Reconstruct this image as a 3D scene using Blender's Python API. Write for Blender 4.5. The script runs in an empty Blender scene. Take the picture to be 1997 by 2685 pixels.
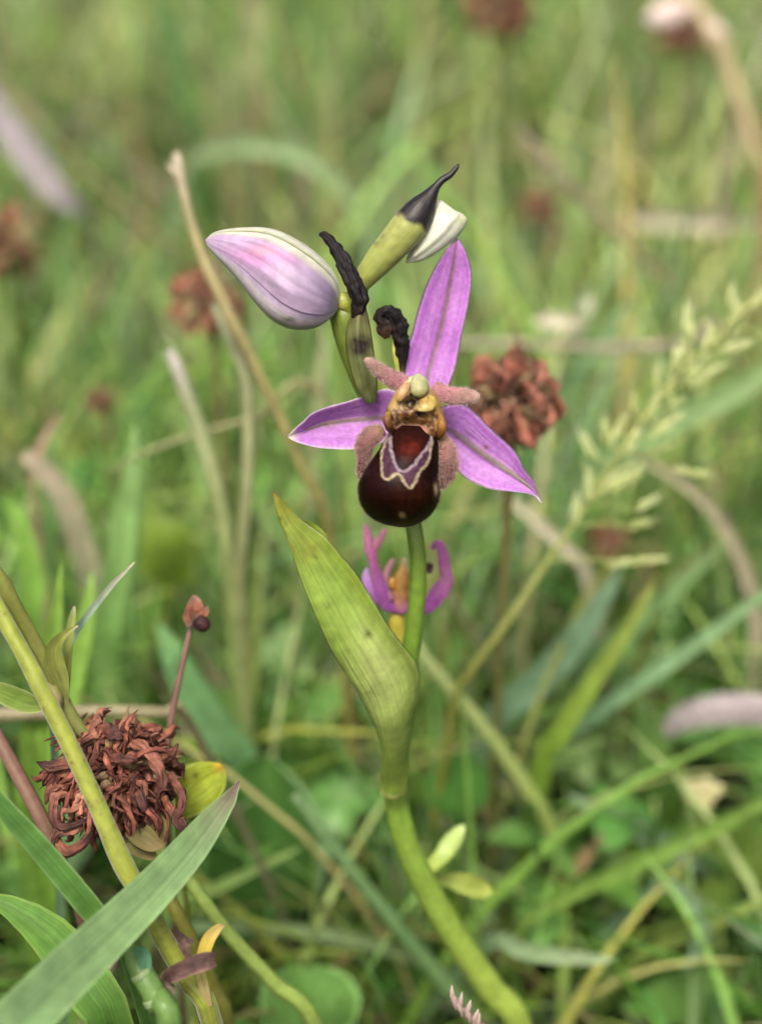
import bpy, math, random
import numpy as np
from mathutils import Vector, Matrix
random.seed(7); rng = np.random.default_rng(11)
R = math.radians
MM = 0.001                      # all lengths below are millimetres

# ------------------------------------------------------------------ camera, sky, sun, exposure
scn = bpy.context.scene
PITCH = R(28); DFOC = 160.0; HALF = 41.0 / 160.0            # half width of the view at unit depth
CAM = np.array([0.0, -141.0, 205.0])
FWD = np.array([0, math.cos(PITCH), -math.sin(PITCH)]); UP = np.array([0, math.sin(PITCH), math.cos(PITCH)]); RIGHT = np.array([1.0, 0, 0])
cd = bpy.data.cameras.new('camera'); cam = bpy.data.objects.new('camera', cd); scn.collection.objects.link(cam)
cam.location = CAM * MM; cam.rotation_euler = (R(90) - PITCH, 0, 0)
cd.sensor_fit = 'HORIZONTAL'; cd.lens = 7.0; cd.sensor_width = 14.0 * HALF
cd.clip_start = 0.01; cd.clip_end = 200
cd.dof.use_dof = True; cd.dof.focus_distance = 0.1585; cd.dof.aperture_fstop = 1.5
scn.camera = cam
w = bpy.data.worlds.new('World'); scn.world = w; w.use_nodes = True
nt = w.node_tree; bg = nt.nodes['Background']; sky = nt.nodes.new('ShaderNodeTexSky')
SUN_EL, SUN_AZ = R(60), R(-168)                               # azimuth from +Y (away from the camera) towards +X
sky.sky_type = 'NISHITA'; sky.sun_disc = False; sky.sun_elevation = SUN_EL; sky.sun_rotation = SUN_AZ
sky.air_density = 0.6; sky.dust_density = 8.0; sky.ozone_density = 0.3
nt.links.new(sky.outputs[0], bg.inputs[0]); bg.inputs[1].default_value = 0.09
sd = bpy.data.lights.new('sun', 'SUN'); sun = bpy.data.objects.new('sun', sd); scn.collection.objects.link(sun)
sd.energy = 1.5; sd.angle = R(18); sd.color = (1.0, 0.955, 0.86)
sdir = Vector((math.cos(SUN_EL) * math.sin(SUN_AZ), math.cos(SUN_EL) * math.cos(SUN_AZ), math.sin(SUN_EL)))
sun.rotation_euler = sdir.to_track_quat('Z', 'Y').to_euler(); sun.location = (0, 0, 1)
scn.view_settings.view_transform = 'Standard'; scn.view_settings.look = 'None'
scn.view_settings.gamma = 1.0; scn.view_settings.use_curve_mapping = False; scn.view_settings.exposure = 1.56
scn.render.engine = 'CYCLES'; scn.cycles.use_denoising = True
scn.cycles.max_bounces = 8; scn.cycles.diffuse_bounces = 4; scn.cycles.transmission_bounces = 6; scn.cycles.caustics_reflective = False

# ------------------------------------------------------------------ photo pixels and colours
def at(px, py, d):
    """photo pixel (1997 x 2685) at depth d mm along the optical axis -> world mm"""
    return CAM + d * (FWD + RIGHT * ((px - 998.5) / 1997 * 2 * HALF) + UP * ((1342.5 - py) / 1997 * 2 * HALF))
def Z1(x, y): return (700 + x * .45400, 900 + y * .45400)
def Z2(x, y): return (500 + x * .48426, 380 + y * .48426)
def Z3(x, y): return (650 + x * .40513, 1250 + y * .40513)
def lin(h, k=1.0):
    h = h.lstrip('#'); v = np.array([int(h[i:i + 2], 16) / 255 for i in (0, 2, 4)])
    return np.where(v <= .04045, v / 12.92, ((v + .055) / 1.055) ** 2.4) * k
ALB = 0.62
def col(h): return lin(h, ALB)
def muted(c, k=.12):
    c = np.asarray(c, float); l = (c * np.array([.25, .6, .15])).sum(-1, keepdims=True); return (c + (l - c) * k) * np.array([1.0, 1.0, .96])
def unit(v): v = np.asarray(v, float); return v / max(np.linalg.norm(v), 1e-9)

def cr(P, n):
    """Catmull-Rom through control points (any columns), n samples evenly along the path"""
    P = np.asarray(P, float)
    if len(P) == 2:
        t = np.linspace(0, 1, n)[:, None]; return P[0] * (1 - t) + P[1] * t
    Q = np.vstack([2 * P[0] - P[1], P, 2 * P[-1] - P[-2]]); out = []
    for i in range(1, len(Q) - 2):
        a, b, c_, d = Q[i - 1], Q[i], Q[i + 1], Q[i + 2]
        for t in np.linspace(0, 1, 16, endpoint=False):
            out.append(.5 * (2 * b + (c_ - a) * t + (2 * a - 5 * b + 4 * c_ - d) * t * t + (3 * b - a - 3 * c_ + d) * t ** 3))
    out.append(P[-1]); out = np.array(out)
    s = np.r_[0, np.cumsum(np.linalg.norm(np.diff(out[:, :min(3, out.shape[1])], axis=0), axis=1))]
    t = np.linspace(0, s[-1], n)
    return np.stack([np.interp(t, s, out[:, k]) for k in range(out.shape[1])], axis=1)

def vnoise(p, seed=0):
    """smooth value noise in 0..1 for an (n,3) array"""
    p = np.asarray(p, float); i = np.floor(p).astype(np.int64); f = p - i; f = f * f * (3 - 2 * f); r = 0
    for dx in (0, 1):
        for dy in (0, 1):
            for dz in (0, 1):
                h = ((i[..., 0] + dx) * 73856093) ^ ((i[..., 1] + dy) * 19349663) ^ ((i[..., 2] + dz) * 83492791) ^ (seed * 2654435761)
                h = (h ^ (h >> 13)) * 1274126177 & 0x7fffffff
                v = (h % 65536) / 65535.0
                r = r + v * (f[..., 0] if dx else 1 - f[..., 0]) * (f[..., 1] if dy else 1 - f[..., 1]) * (f[..., 2] if dz else 1 - f[..., 2])
    return r

# ------------------------------------------------------------------ materials
def plant_mat(name, transl=.3, rough=.5, noise=(900, .25), bump=.15, veins=0.0, vein_scale=26, sheen=0.0, spec=.35, sss=0.0, speck=0.0, bump_dist=.0002, attr='Col'):
    m = bpy.data.materials.new(name); m.use_nodes = True; t = m.node_tree; N = t.nodes; L = t.links
    for x in list(N): N.remove(x)
    out = N.new('ShaderNodeOutputMaterial'); p = N.new('ShaderNodeBsdfPrincipled')
    a = N.new('ShaderNodeAttribute'); a.attribute_name = attr
    tc = N.new('ShaderNodeTexCoord'); oi = N.new('ShaderNodeObjectInfo')
    n1 = N.new('ShaderNodeTexNoise'); n1.noise_dimensions = '4D'; n1.inputs['Scale'].default_value = noise[0]; n1.inputs['Detail'].default_value = 5
    mu = N.new('ShaderNodeMath'); mu.operation = 'MULTIPLY'; mu.inputs[1].default_value = 50; L.new(oi.outputs['Random'], mu.inputs[0]); L.new(mu.outputs[0], n1.inputs['W'])
    L.new(tc.outputs['Object'], n1.inputs['Vector'])
    mr = N.new('ShaderNodeMapRange'); mr.inputs['From Min'].default_value = .3; mr.inputs['From Max'].default_value = .7
    mr.inputs['To Min'].default_value = 1 - noise[1]; mr.inputs['To Max'].default_value = 1 + noise[1]; L.new(n1.outputs['Fac'], mr.inputs['Value'])
    fac = mr.outputs[0]; height = n1.outputs['Fac']
    if veins:
        mp = N.new('ShaderNodeMapping'); mp.inputs['Scale'].default_value = (vein_scale, 1.2, 1); L.new(tc.outputs['UV'], mp.inputs['Vector'])
        n2 = N.new('ShaderNodeTexNoise'); n2.inputs['Scale'].default_value = 1.0; n2.inputs['Detail'].default_value = 2; L.new(mp.outputs[0], n2.inputs['Vector'])
        m2 = N.new('ShaderNodeMapRange'); m2.inputs['From Min'].default_value = .3; m2.inputs['From Max'].default_value = .7
        m2.inputs['To Min'].default_value = 1 - veins; m2.inputs['To Max'].default_value = 1 + veins; L.new(n2.outputs['Fac'], m2.inputs['Value'])
        mm = N.new('ShaderNodeMath'); mm.operation = 'MULTIPLY'; L.new(fac, mm.inputs[0]); L.new(m2.outputs[0], mm.inputs[1]); fac = mm.outputs[0]
        ad = N.new('ShaderNodeMath'); ad.operation = 'MULTIPLY_ADD'; ad.inputs[1].default_value = 1.6; L.new(n2.outputs['Fac'], ad.inputs[0]); L.new(height, ad.inputs[2]); height = ad.outputs[0]
    vm = N.new('ShaderNodeVectorMath'); vm.operation = 'SCALE'; L.new(a.outputs['Color'], vm.inputs[0]); L.new(fac, vm.inputs['Scale'])
    colour = vm.outputs[0]
    if speck:
        n3 = N.new('ShaderNodeTexNoise'); n3.inputs['Scale'].default_value = 1100; n3.inputs['Detail'].default_value = 3; L.new(tc.outputs['Object'], n3.inputs['Vector'])
        m3 = N.new('ShaderNodeMapRange'); m3.inputs['From Min'].default_value = .6; m3.inputs['From Max'].default_value = .72; m3.inputs['To Max'].default_value = speck; L.new(n3.outputs['Fac'], m3.inputs['Value'])
        mx = N.new('ShaderNodeMix'); mx.data_type = 'RGBA'; L.new(m3.outputs[0], mx.inputs[0]); L.new(colour, mx.inputs[6]); mx.inputs[7].default_value = (*lin('7d4a30', .6), 1); colour = mx.outputs[2]
    L.new(colour, p.inputs['Base Color'])
    p.inputs['Roughness'].default_value = rough; p.inputs['Specular IOR Level'].default_value = spec
    if sheen: p.inputs['Sheen Weight'].default_value = sheen; p.inputs['Sheen Roughness'].default_value = .4
    if sss: p.inputs['Subsurface Weight'].default_value = sss; p.inputs['Subsurface Radius'].default_value = (.001, .0006, .0005); p.inputs['Subsurface Scale'].default_value = 1
    b = N.new('ShaderNodeBump'); b.inputs['Strength'].default_value = bump; b.inputs['Distance'].default_value = bump_dist; L.new(height, b.inputs['Height']); L.new(b.outputs[0], p.inputs['Normal'])
    sh = p.outputs[0]
    if transl:
        tr = N.new('ShaderNodeBsdfTranslucent'); L.new(colour, tr.inputs['Color']); L.new(b.outputs[0], tr.inputs['Normal'])
        mx = N.new('ShaderNodeMixShader'); mx.inputs[0].default_value = transl; L.new(sh, mx.inputs[1]); L.new(tr.outputs[0], mx.inputs[2]); sh = mx.outputs[0]
    L.new(sh, out.inputs[0]); return m
M = dict(
    blade=plant_mat('grass_blade_surface', .38, .48, (500, .22), .25, .18, 22, spec=.22),
    grass=plant_mat('meadow_grass_surface', .3, .4, (300, .2), .1, .1, 10, spec=.38),
    stem=plant_mat('stem_surface', .12, .45, (900, .18), .25, .1, 16, sss=.15),
    speckled=plant_mat('speckled_stem_surface', .1, .5, (700, .25), .4, .1, 14, speck=.8, sheen=.3),
    sepal=plant_mat('sepal_surface', .36, .5, (2200, .2), .35, .05, 14, sheen=.25, sss=.1),
    lip=plant_mat('velvet_lip_surface', 0, .42, (2500, .25), .25, sheen=0, spec=.06, bump_dist=.0001),
    column=plant_mat('waxy_column_surface', .12, .5, (1500, .22), .35, spec=.3, sss=.2),
    fuzz=plant_mat('felted_hair_surface', .3, .7, (1500, .2), .2, sheen=.5),
    bud=plant_mat('bud_surface', .15, .48, (1100, .14), .25, .09, 12, sheen=.2, sss=.25),
    bract=plant_mat('leafy_bract_surface', .28, .52, (800, .2), .5, .16, 17, spec=.25),
    dry=plant_mat('withered_surface', .08, .62, (1500, .4), .8, .25, 30, spec=.3),
    black=plant_mat('blackened_surface', 0, .6, (1200, .5), .7, .2, 14, spec=.15),
    straw=plant_mat('straw_surface', .15, .5, (500, .2), .3, .14, 14),
)

# ------------------------------------------------------------------ mesh builders (world mm in, metres out)
col_link = scn.collection.objects.link
def mesh(name, V, F, C=None, UV=None, smooth=True):
    me = bpy.data.meshes.new(name); V = np.asarray(V, float)
    me.from_pydata((V * MM).tolist(), [], F)
    if C is not None:
        at_ = me.color_attributes.new('Col', 'FLOAT_COLOR', 'POINT'); C = np.c_[np.asarray(C, float), np.ones(len(V))]
        at_.data.foreach_set('color', C.astype(np.float32).ravel())
    if UV is not None:
        ul = me.uv_layers.new(name='UVMap'); li = np.empty(len(me.loops), np.int32); me.loops.foreach_get('vertex_index', li)
        ul.data.foreach_set('uv', np.asarray(UV, np.float32)[li].ravel())
    if smooth: me.polygons.foreach_set('use_smooth', [True] * len(me.polygons))
    return me
def grid_faces(nv, nu, closed, cap0=False, cap1=False, off=0):
    F = []
    for i in range(nv - 1):
        for j in range(nu if closed else nu - 1):
            k = (j + 1) % nu; F.append((off + i * nu + j, off + i * nu + k, off + (i + 1) * nu + k, off + (i + 1) * nu + j))
    if cap0: F.append(tuple(off + j for j in reversed(range(nu))))
    if cap1: F.append(tuple(off + (nv - 1) * nu + j for j in range(nu)))
    return F
class Thing:
    """an Empty at the thing's base; parts hang below it"""
    def __init__(s, name, label, cat, base, group=None):
        s.base = np.asarray(base, float); s.o = bpy.data.objects.new(name, None); col_link(s.o); s.o.location = s.base * MM; s.o.empty_display_size = .005
        s.o['label'] = label; s.o['category'] = cat
        if group: s.o['group'] = group
    def part(s, name, data, mat, parent=None, label=None):
        V, F, C, UV = data
        o = bpy.data.objects.new(name, mesh(name, np.asarray(V) - s.base, F, C, UV)); o.data.materials.append(M[mat]); col_link(o)
        o.parent = parent or s.o
        if label: o['label'] = label
        return o
def single(name, label, cat, data, mat, base, group=None):
    V, F, C, UV = data; base = np.asarray(base, float)
    o = bpy.data.objects.new(name, mesh(name, np.asarray(V) - base, F, C, UV)); o.data.materials.append(M[mat]); col_link(o); o.location = base * MM
    o['label'] = label; o['category'] = cat
    if group: o['group'] = group
    return o
def merge(*ds):
    V, F, C, U, off = [], [], [], [], 0
    for v, f, c, u in ds:
        V.append(v); C.append(c); U.append(u); F += [tuple(i + off for i in q) for q in f]; off += len(v)
    return np.vstack(V), F, np.vstack(C), np.vstack(U)
def lerp_cols(cols, s):
    """colour ramp: cols list of hex or (pos, hex)"""
    if not isinstance(cols, (list, tuple)): cols = [cols]
    cs = [(c if isinstance(c, tuple) else (i / max(1, len(cols) - 1), c)) for i, c in enumerate(cols)]
    x = [c[0] for c in cs]; y = np.array([col(c[1]) for c in cs])
    return np.stack([np.interp(s, x, y[:, k]) for k in range(3)], axis=-1)
def frames(P, hint):
    T = np.gradient(P, axis=0); T /= np.maximum(np.linalg.norm(T, axis=1, keepdims=True), 1e-9)
    H = np.broadcast_to(np.asarray(hint, float), P.shape)
    S = np.cross(T, H); S /= np.maximum(np.linalg.norm(S, axis=1, keepdims=True), 1e-6); N_ = np.cross(S, T)
    return T, S, N_
def tube(ctrl, cols, n=40, nu=14, flat=1.0, hint=None, bump=0.0, seed=0, tint=.0, nodes=(), ridge=0.0):
    """ctrl rows: x y z radius (world mm); flat: thickness/width"""
    Q = cr(ctrl, n); P, r = Q[:, :3], Q[:, 3].copy(); s = np.linspace(0, 1, n)
    for a, wd, g in nodes: r *= 1 + g * np.exp(-((s - a) / wd) ** 2)
    T, S, N_ = frames(P, hint if hint is not None else (CAM - P.mean(0)))
    th = np.linspace(0, 2 * np.pi, nu, endpoint=False)
    off = S[:, None, :] * np.cos(th)[None, :, None] + flat * N_[:, None, :] * np.sin(th)[None, :, None]
    V = P[:, None, :] + off * r[:, None, None]
    if bump:
        nz = vnoise(V * 1.6 + seed * 7.1, seed) - .5 + .6 * (vnoise(V * 4 + seed, seed) - .5)
        V = V + off * (nz * bump)[..., None] * r[:, None, None]
    g = np.zeros((n, nu))
    if ridge:
        ph = 2.2 * np.sin(5 * s + seed)[:, None] + 3 * (vnoise(V * .9 + 3.3, seed + 9) - .5); g = np.cos(th[None, :] * 5 + ph) * .6 + .4 * np.cos(th[None, :] * 3 - 1.7 * ph + seed)
        V = V + off * (g * ridge)[..., None] * r[:, None, None]
    C = lerp_cols(cols, s)[:, None, :] * (1 + .5 * ridge * g)[..., None] * (1 + tint * 2 * (vnoise(V * .8, seed + 5) - .5))[..., None]  # ridge also darkens grooves and lightens crests, crevice shade painted in the colour
    U = np.stack(np.broadcast_arrays(th[None, :] / (2 * np.pi), s[:, None] * 3), axis=-1)
    return V.reshape(-1, 3), grid_faces(n, nu, True, True, True), C.reshape(-1, 3), U.reshape(-1, 2)
def ribbon(ctrl, cols, n=36, nu=9, fold=.25, hint=None, edge=None, twist=0.0, wav=0.0, seed=0, tip_col=None):
    """leaf blade: ctrl rows x y z halfwidth; fold: depth of the keel against the half width"""
    Q = cr(ctrl, n); P, hw = Q[:, :3], np.maximum(Q[:, 3], .02); s = np.linspace(0, 1, n)
    T, S, N_ = frames(P, hint if hint is not None else (CAM - P.mean(0)))
    a = twist * s; S, N_ = S * np.cos(a)[:, None] + N_ * np.sin(a)[:, None], N_ * np.cos(a)[:, None] - S * np.sin(a)[:, None]
    u = np.linspace(-1, 1, nu)
    V = P[:, None, :] + S[:, None, :] * (hw[:, None] * u)[..., None] + N_[:, None, :] * (hw[:, None] * fold * (np.abs(u) ** 1.4 - .4))[..., None]
    if wav: V = V + N_[:, None, :] * (wav * hw[:, None] * np.abs(u) * np.sin(9 * s[:, None] * (1 + .3 * np.sign(u)) + seed))[..., None]
    C = np.repeat(muted(lerp_cols(cols, s))[:, None, :], nu, axis=1)
    if edge is not None: C = C + (col(edge) - C) * (np.abs(u) ** 8)[None, :, None]
    C = C * (1 + .25 * (vnoise(V * .25, seed) - .5))[..., None]
    C = C * (1 - .18 * np.exp(-(u / .12) ** 2))[None, :, None]
    U = np.stack(np.broadcast_arrays(u[None, :] * .5 + .5, s[:, None] * 3), axis=-1)
    return V.reshape(-1, 3), grid_faces(n, nu, False), C.reshape(-1, 3), U.reshape(-1, 2)
def shell(L_, Mi, R_, cf, nv=56, nu=22, cup=0.0, th=.25, crease=0.0, wob=0.0, seed=0, curl=0.0, rounded=False):
    """leaf or sepal from its edges: rows px py depth; cf(u, v, X, Y) -> colours; a closed thin body"""
    l, m, r = cr(L_, nv), cr(Mi, nv), cr(R_, nv); u = np.linspace(-1, 1, nu); v = np.linspace(0, 1, nv)
    k = u[None, :, None]
    P = np.where(k < 0, m[:, None] + (l - m)[:, None] * -k, m[:, None] + (r - m)[:, None] * k)
    if rounded: P = (l[:, None] * (1 - k) + r[:, None] * (1 + k)) / 2 + ((m - (l + r) / 2) * np.array([1, 1, .62]))[:, None] * (1 - np.abs(k) ** 2.2)
    env = np.sin(np.pi * np.clip(v, .02, .98)) ** .6
    P[..., 2] += (cup * (u[None, :] ** 2) + crease * (-np.exp(-(u[None, :] / .1) ** 2)) + curl * np.abs(u[None, :]) ** 5) * env[:, None]
    if wob: P[..., 2] += wob * (vnoise(np.stack([P[..., 0] * .012, P[..., 1] * .012, P[..., 0] * 0], -1), seed) - .5)
    X, Y = P[..., 0], P[..., 1]
    W = CAM + P[..., 2:3] * (FWD + RIGHT * ((X - 998.5) / 1997 * 2 * HALF)[..., None] + UP * ((1342.5 - Y) / 1997 * 2 * HALF)[..., None])
    n_ = np.cross(np.gradient(W, axis=0), np.gradient(W, axis=1)); n_ /= np.maximum(np.linalg.norm(n_, axis=2, keepdims=True), 1e-9)
    if (n_ * (CAM - W)).sum() < 0: n_ = -n_
    tt = th * np.sqrt(np.clip(1 - u ** 4, 0, 1))[None, :, None] * np.sqrt(np.clip(1 - (2 * v - 1) ** 10, 0, 1))[:, None, None]
    C = cf(u[None, :] + 0 * v[:, None], v[:, None] + 0 * u[None, :], X, Y)
    V = np.concatenate([W + n_ * tt * .5, (W - n_ * tt * .5)[:, ::-1]], axis=1); C = np.concatenate([C, C[:, ::-1]], axis=1)
    uu = np.r_[u * .5 + .5, (u * .5 + .5)[::-1]]; U = np.stack(np.broadcast_arrays(uu[None, :], v[:, None] * 2), axis=-1)
    return V.reshape(-1, 3), grid_faces(nv, 2 * nu, True, True, True), C.reshape(-1, 3), U.reshape(-1, 2)
def loft(A, B, cf, nv=60, nu=48, deep=.8, back=None, lift=None, fn=None, th0=0, th1=2 * np.pi, grow=1.0):
    """solid between two outlines A and B (rows px py depth): rings from A over the front to B and round the back. cf(c, f, v, X, Y)"""
    a, b = cr(A, nv), cr(B, nv); full = abs(th1 - th0 - 2 * np.pi) < 1e-6
    th = np.linspace(th0, th1, nu, endpoint=not full); v = np.linspace(0, 1, nv)
    c = (a + b) / 2; h = (a - b) / 2 * grow; hw = np.linalg.norm(h[:, :2], axis=1) * .041
    P = c[:, None, :] + h[:, None, :] * np.cos(th)[None, :, None]
    s = np.sin(th)[None, :]; dd = np.where(s > 0, deep, back if back is not None else deep)
    P[..., 2] -= s * dd * hw[:, None] * grow
    if lift is not None: P[..., 2] -= np.interp(v, *lift)[:, None]
    X, Y = P[..., 0], P[..., 1]
    if fn is not None: P[..., 2] -= fn(X, Y, s + 0 * X, v[:, None] + 0 * X)
    W = CAM + P[..., 2:3] * (FWD + RIGHT * ((X - 998.5) / 1997 * 2 * HALF)[..., None] + UP * ((1342.5 - Y) / 1997 * 2 * HALF)[..., None])
    C = cf(np.cos(th)[None, :] + 0 * X, s + 0 * X, v[:, None] + 0 * X, X, Y)
    U = np.stack(np.broadcast_arrays(th[None, :] / 6.283 * 2, v[:, None] * 2), axis=-1)
    return W.reshape(-1, 3), grid_faces(nv, nu, full, full, full), C.reshape(-1, 3), U.reshape(-1, 2)
def hairs(data, n, length, wid, c1, seed=0, droop=(0, 0, 0), keep=None):
    """short tapering hairs standing on a mesh's faces"""
    V, F, C, _ = data; V = np.asarray(V); g = np.random.default_rng(seed)
    Fq = np.array([f for f in F if len(f) == 4]); a, b, c_, d = (V[Fq[:, i]] for i in range(4))
    nrm = np.cross(c_ - a, d - b); ar = np.linalg.norm(nrm, axis=1); cen = V.mean(0)
    p = ar / ar.sum(); pick = g.choice(len(Fq), n, p=p)
    r1, r2 = g.random((2, n, 1)); pos = (a[pick] * (1 - r1) + b[pick] * r1) * (1 - r2) + (d[pick] * (1 - r1) + c_[pick] * r1) * r2
    nn = nrm[pick] / np.maximum(ar[pick, None], 1e-9); nn *= np.sign((nn * (pos - cen)).sum(1, keepdims=True))
    dr = nn + g.normal(0, .45, (n, 3)) + np.asarray(droop); dr /= np.linalg.norm(dr, axis=1, keepdims=True)
    side = np.cross(dr, g.normal(0, 1, (n, 3))); side /= np.linalg.norm(side, axis=1, keepdims=True)
    ln = length * (.5 + g.random((n, 1))); mid = pos + dr * ln * .55; tip = pos + dr * ln + (np.asarray(droop) + g.normal(0, .25, (n, 3))) * ln * .3
    vv = np.stack([pos - side * wid, pos + side * wid, mid + side * wid * .7, mid - side * wid * .7, tip], axis=1).reshape(-1, 3)
    ff = []
    for i in range(n): k = 5 * i; ff += [(k, k + 1, k + 2, k + 3), (k + 3, k + 2, k + 4)]
    cc = np.repeat((col(c1) * (.6 + .6 * g.random((n, 1)))), 5, axis=0)
    return vv, ff, cc, np.zeros((len(vv), 2))
def to_ground(ctrl, drift=.45, z=-3.0, w_end=None):
    """carry a blade or stem on past its last control point until it roots in the ground"""
    C = [np.asarray(c, float) for c in ctrl]; a, b = C[-2], C[-1]; d = unit(b[:3] - a[:3]); h = b[2]
    if h <= 3: return C
    hz = np.array([d[0], d[1]]); hz = hz * min(1.0, 1.0 / max(np.linalg.norm(hz), 1e-6)) * drift * h * min(1.0, np.linalg.norm(hz) * 1.2)
    we = b[3] if w_end is None else w_end
    C.append(np.array([b[0] + hz[0] * .62, b[1] + hz[1] * .62 + .04 * h, h * .45, (b[3] + we) / 2])); C.append(np.array([b[0] + hz[0], b[1] + hz[1] + .06 * h, z, we]))
    return C
def px_ctrl(pts, half=True):
    """rows px py depth fullwidth_px -> world x y z halfwidth_mm"""
    return [np.r_[at(p[0], p[1], p[2]), p[3] * .5 * 2 * HALF / 1997 * p[2]] for p in pts]

# ------------------------------------------------------------------ ground and meadow
def ground():
    n = 90; xs = np.sign(np.linspace(-1, 1, n)) * np.abs(np.linspace(-1, 1, n)) ** 3.2 * 60000
    X, Y = np.meshgrid(xs, xs + 300); H = np.hypot(X, Y - 200)
    Z = -1.5 + 3 * (vnoise(np.stack([X * .02, Y * .02, 0 * X], -1), 3) - .5) * np.exp(-H / 3000)
    C = np.repeat(col('4a4030')[None], n * n, axis=0) * .7
    V = np.stack([X, Y, Z], -1).reshape(-1, 3)
    o = bpy.data.objects.new('ground', mesh('ground', V, grid_faces(n, n, False), C)); col_link(o); o['kind'] = 'structure'
    m = bpy.data.materials.new('mossy_soil'); m.use_nodes = True; t = m.node_tree; p = t.nodes['Principled BSDF']; p.inputs['Roughness'].default_value = .9
    tc = t.nodes.new('ShaderNodeTexCoord'); nz = t.nodes.new('ShaderNodeTexNoise'); nz.inputs['Scale'].default_value = 60; nz.inputs['Detail'].default_value = 8
    rp = t.nodes.new('ShaderNodeValToRGB'); e = rp.color_ramp.elements; e[0].position = .35; e[0].color = (.014, .011, .007, 1); e[1].position = .7; e[1].color = (.06, .07, .025, 1)
    x = e.new(.52); x.color = (.035, .028, .016, 1)
    t.links.new(tc.outputs['Object'], nz.inputs['Vector']); t.links.new(nz.outputs['Fac'], rp.inputs[0]); t.links.new(rp.outputs[0], p.inputs['Base Color'])
    b = t.nodes.new('ShaderNodeBump'); b.inputs['Distance'].default_value = .004; t.links.new(nz.outputs['Fac'], b.inputs['Height']); t.links.new(b.outputs[0], p.inputs['Normal'])
    o.data.materials.append(m)
ground()

def stuff(name, label, cat, V, F, C, mat):
    me = bpy.data.meshes.new(name); nv = len(V); me.vertices.add(nv); me.vertices.foreach_set('co', (V * MM).astype(np.float32).ravel())
    nf = len(F); me.loops.add(nf * 4); me.loops.foreach_set('vertex_index', F.astype(np.int32).ravel()); me.polygons.add(nf)
    me.polygons.foreach_set('loop_start', np.arange(0, nf * 4, 4, dtype=np.int32)); me.polygons.foreach_set('use_smooth', np.ones(nf, bool)); me.update(calc_edges=True)
    a = me.color_attributes.new('Col', 'FLOAT_COLOR', 'POINT'); a.data.foreach_set('color', np.c_[C, np.ones(nv)].astype(np.float32).ravel())
    me.materials.append(M[mat]); o = bpy.data.objects.new(name, me); col_link(o); o['kind'] = 'stuff'; o['label'] = label; o['category'] = cat; return o
def in_view(P, margin=1.0):
    q = P - CAM; d = q @ FWD; x = (q @ RIGHT) / np.maximum(d, 1); y = (q @ UP) / np.maximum(d, 1)
    return (d > 5) & (np.abs(x) < HALF * margin) & (np.abs(y) < HALF * 2685 / 1997 * margin), d
def blades(n_, roots, length, width, lean, az, colours, nseg=7, clear=205.0, bend=1.0):
    """vectorised grass: arched keeled blades. Blades that would hang between the camera and the orchid are dropped."""
    N_ = len(roots); t = np.linspace(0, 1, nseg + 1)
    a = lean[:, None] * (.25 + bend * 1.2 * t[None, :] ** 1.3); a = np.clip(a, 0, 2.3)
    ds = length[:, None] / nseg
    hor = np.cumsum(np.c_[np.zeros(N_), np.sin(a[:, :-1]) * ds], axis=1); ver = np.cumsum(np.c_[np.zeros(N_), np.cos(a[:, :-1]) * ds], axis=1)
    ver = np.maximum(ver, -roots[:, 2:3] + .5)
    dx, dy = np.cos(az), np.sin(az)
    P = np.stack([roots[:, 0:1] + hor * dx[:, None], roots[:, 1:2] + hor * dy[:, None], roots[:, 2:3] + ver], -1)
    vis, d = in_view(P, 1.12); lim = np.where(((P - CAM) @ UP) / np.maximum(d, 1) > -.03, max(clear, 252.0), clear); bad = (vis & (d < lim)).any(1) | (np.linalg.norm(P - CAM, axis=2) < 60).any(1); k = ~bad
    P, az, width, colours = P[k], az[k], width[k], colours[k]; N_ = len(P); tw = rng.normal(0, .5, N_)
    sx, sy = -np.sin(az + tw), np.cos(az + tw); S = np.stack([sx, sy, 0 * sx], -1)[:, None, :]
    prof = (np.minimum(1, .55 + 1.4 * t) * np.clip(1 - t, 0, 1) ** .55)[None, :, None] * width[:, None, None] * .5
    keel = np.array([0, 0, -1.0])[None, None, :] * prof * .35
    V = np.stack([P - S * prof, P + keel, P + S * prof], axis=2)
    g = np.ones((1, nseg + 1, 1, 1)); C = colours[:, None, None, :] * g * np.array([1.0, .86, 1.0])[None, None, :, None]
    idx = np.arange(N_)[:, None, None] * (nseg + 1) * 3 + np.arange(nseg)[None, :, None] * 3 + np.arange(2)[None, None, :]
    F = np.stack([idx, idx + 1, idx + 4, idx + 3], -1).reshape(-1, 4)
    return V.reshape(-1, 3), F, C.reshape(-1, 3)
def scatter(n, y0, y1, spread=.42, x0=60, power=1.6):
    y = y0 + (y1 - y0) * rng.random(n) ** power; hw = x0 + spread * (y + 141).clip(0)
    x = (rng.random(n) * 2 - 1) * hw; return np.stack([x, y, np.full(n, -2.0)], -1)
def palette(n, items):
    cs = np.array([col(h) for h, _ in items]); cs = muted(cs, .02); p = np.array([k for _, k in items], float); c = cs[rng.choice(len(items), n, p=p / p.sum())]
    return c * (.4 + 1.1 * rng.random((n, 1))) * (1 + .1 * rng.normal(0, 1, (n, 3)))
GREENS = [('88a85c', 5), ('9cb872', 4), ('789c50', 4), ('a4bc88', 3), ('90b088', 3), ('b4c078', 3), ('a4c468', 2), ('5c8438', 3), ('ccc896', 2.5), ('c8bc9c', 2)]
DARKG = [('466f2c', 4), ('547f34', 4), ('648e48', 3), ('6c9860', 3), ('84a850', 3), ('a0b060', 2)]
STRAW = [('c0b088', 3), ('a8986c', 3), ('b8a898', 2), ('8a7c58', 2), ('d0c8a0', 2), ('a09488', 1.5)]
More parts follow.
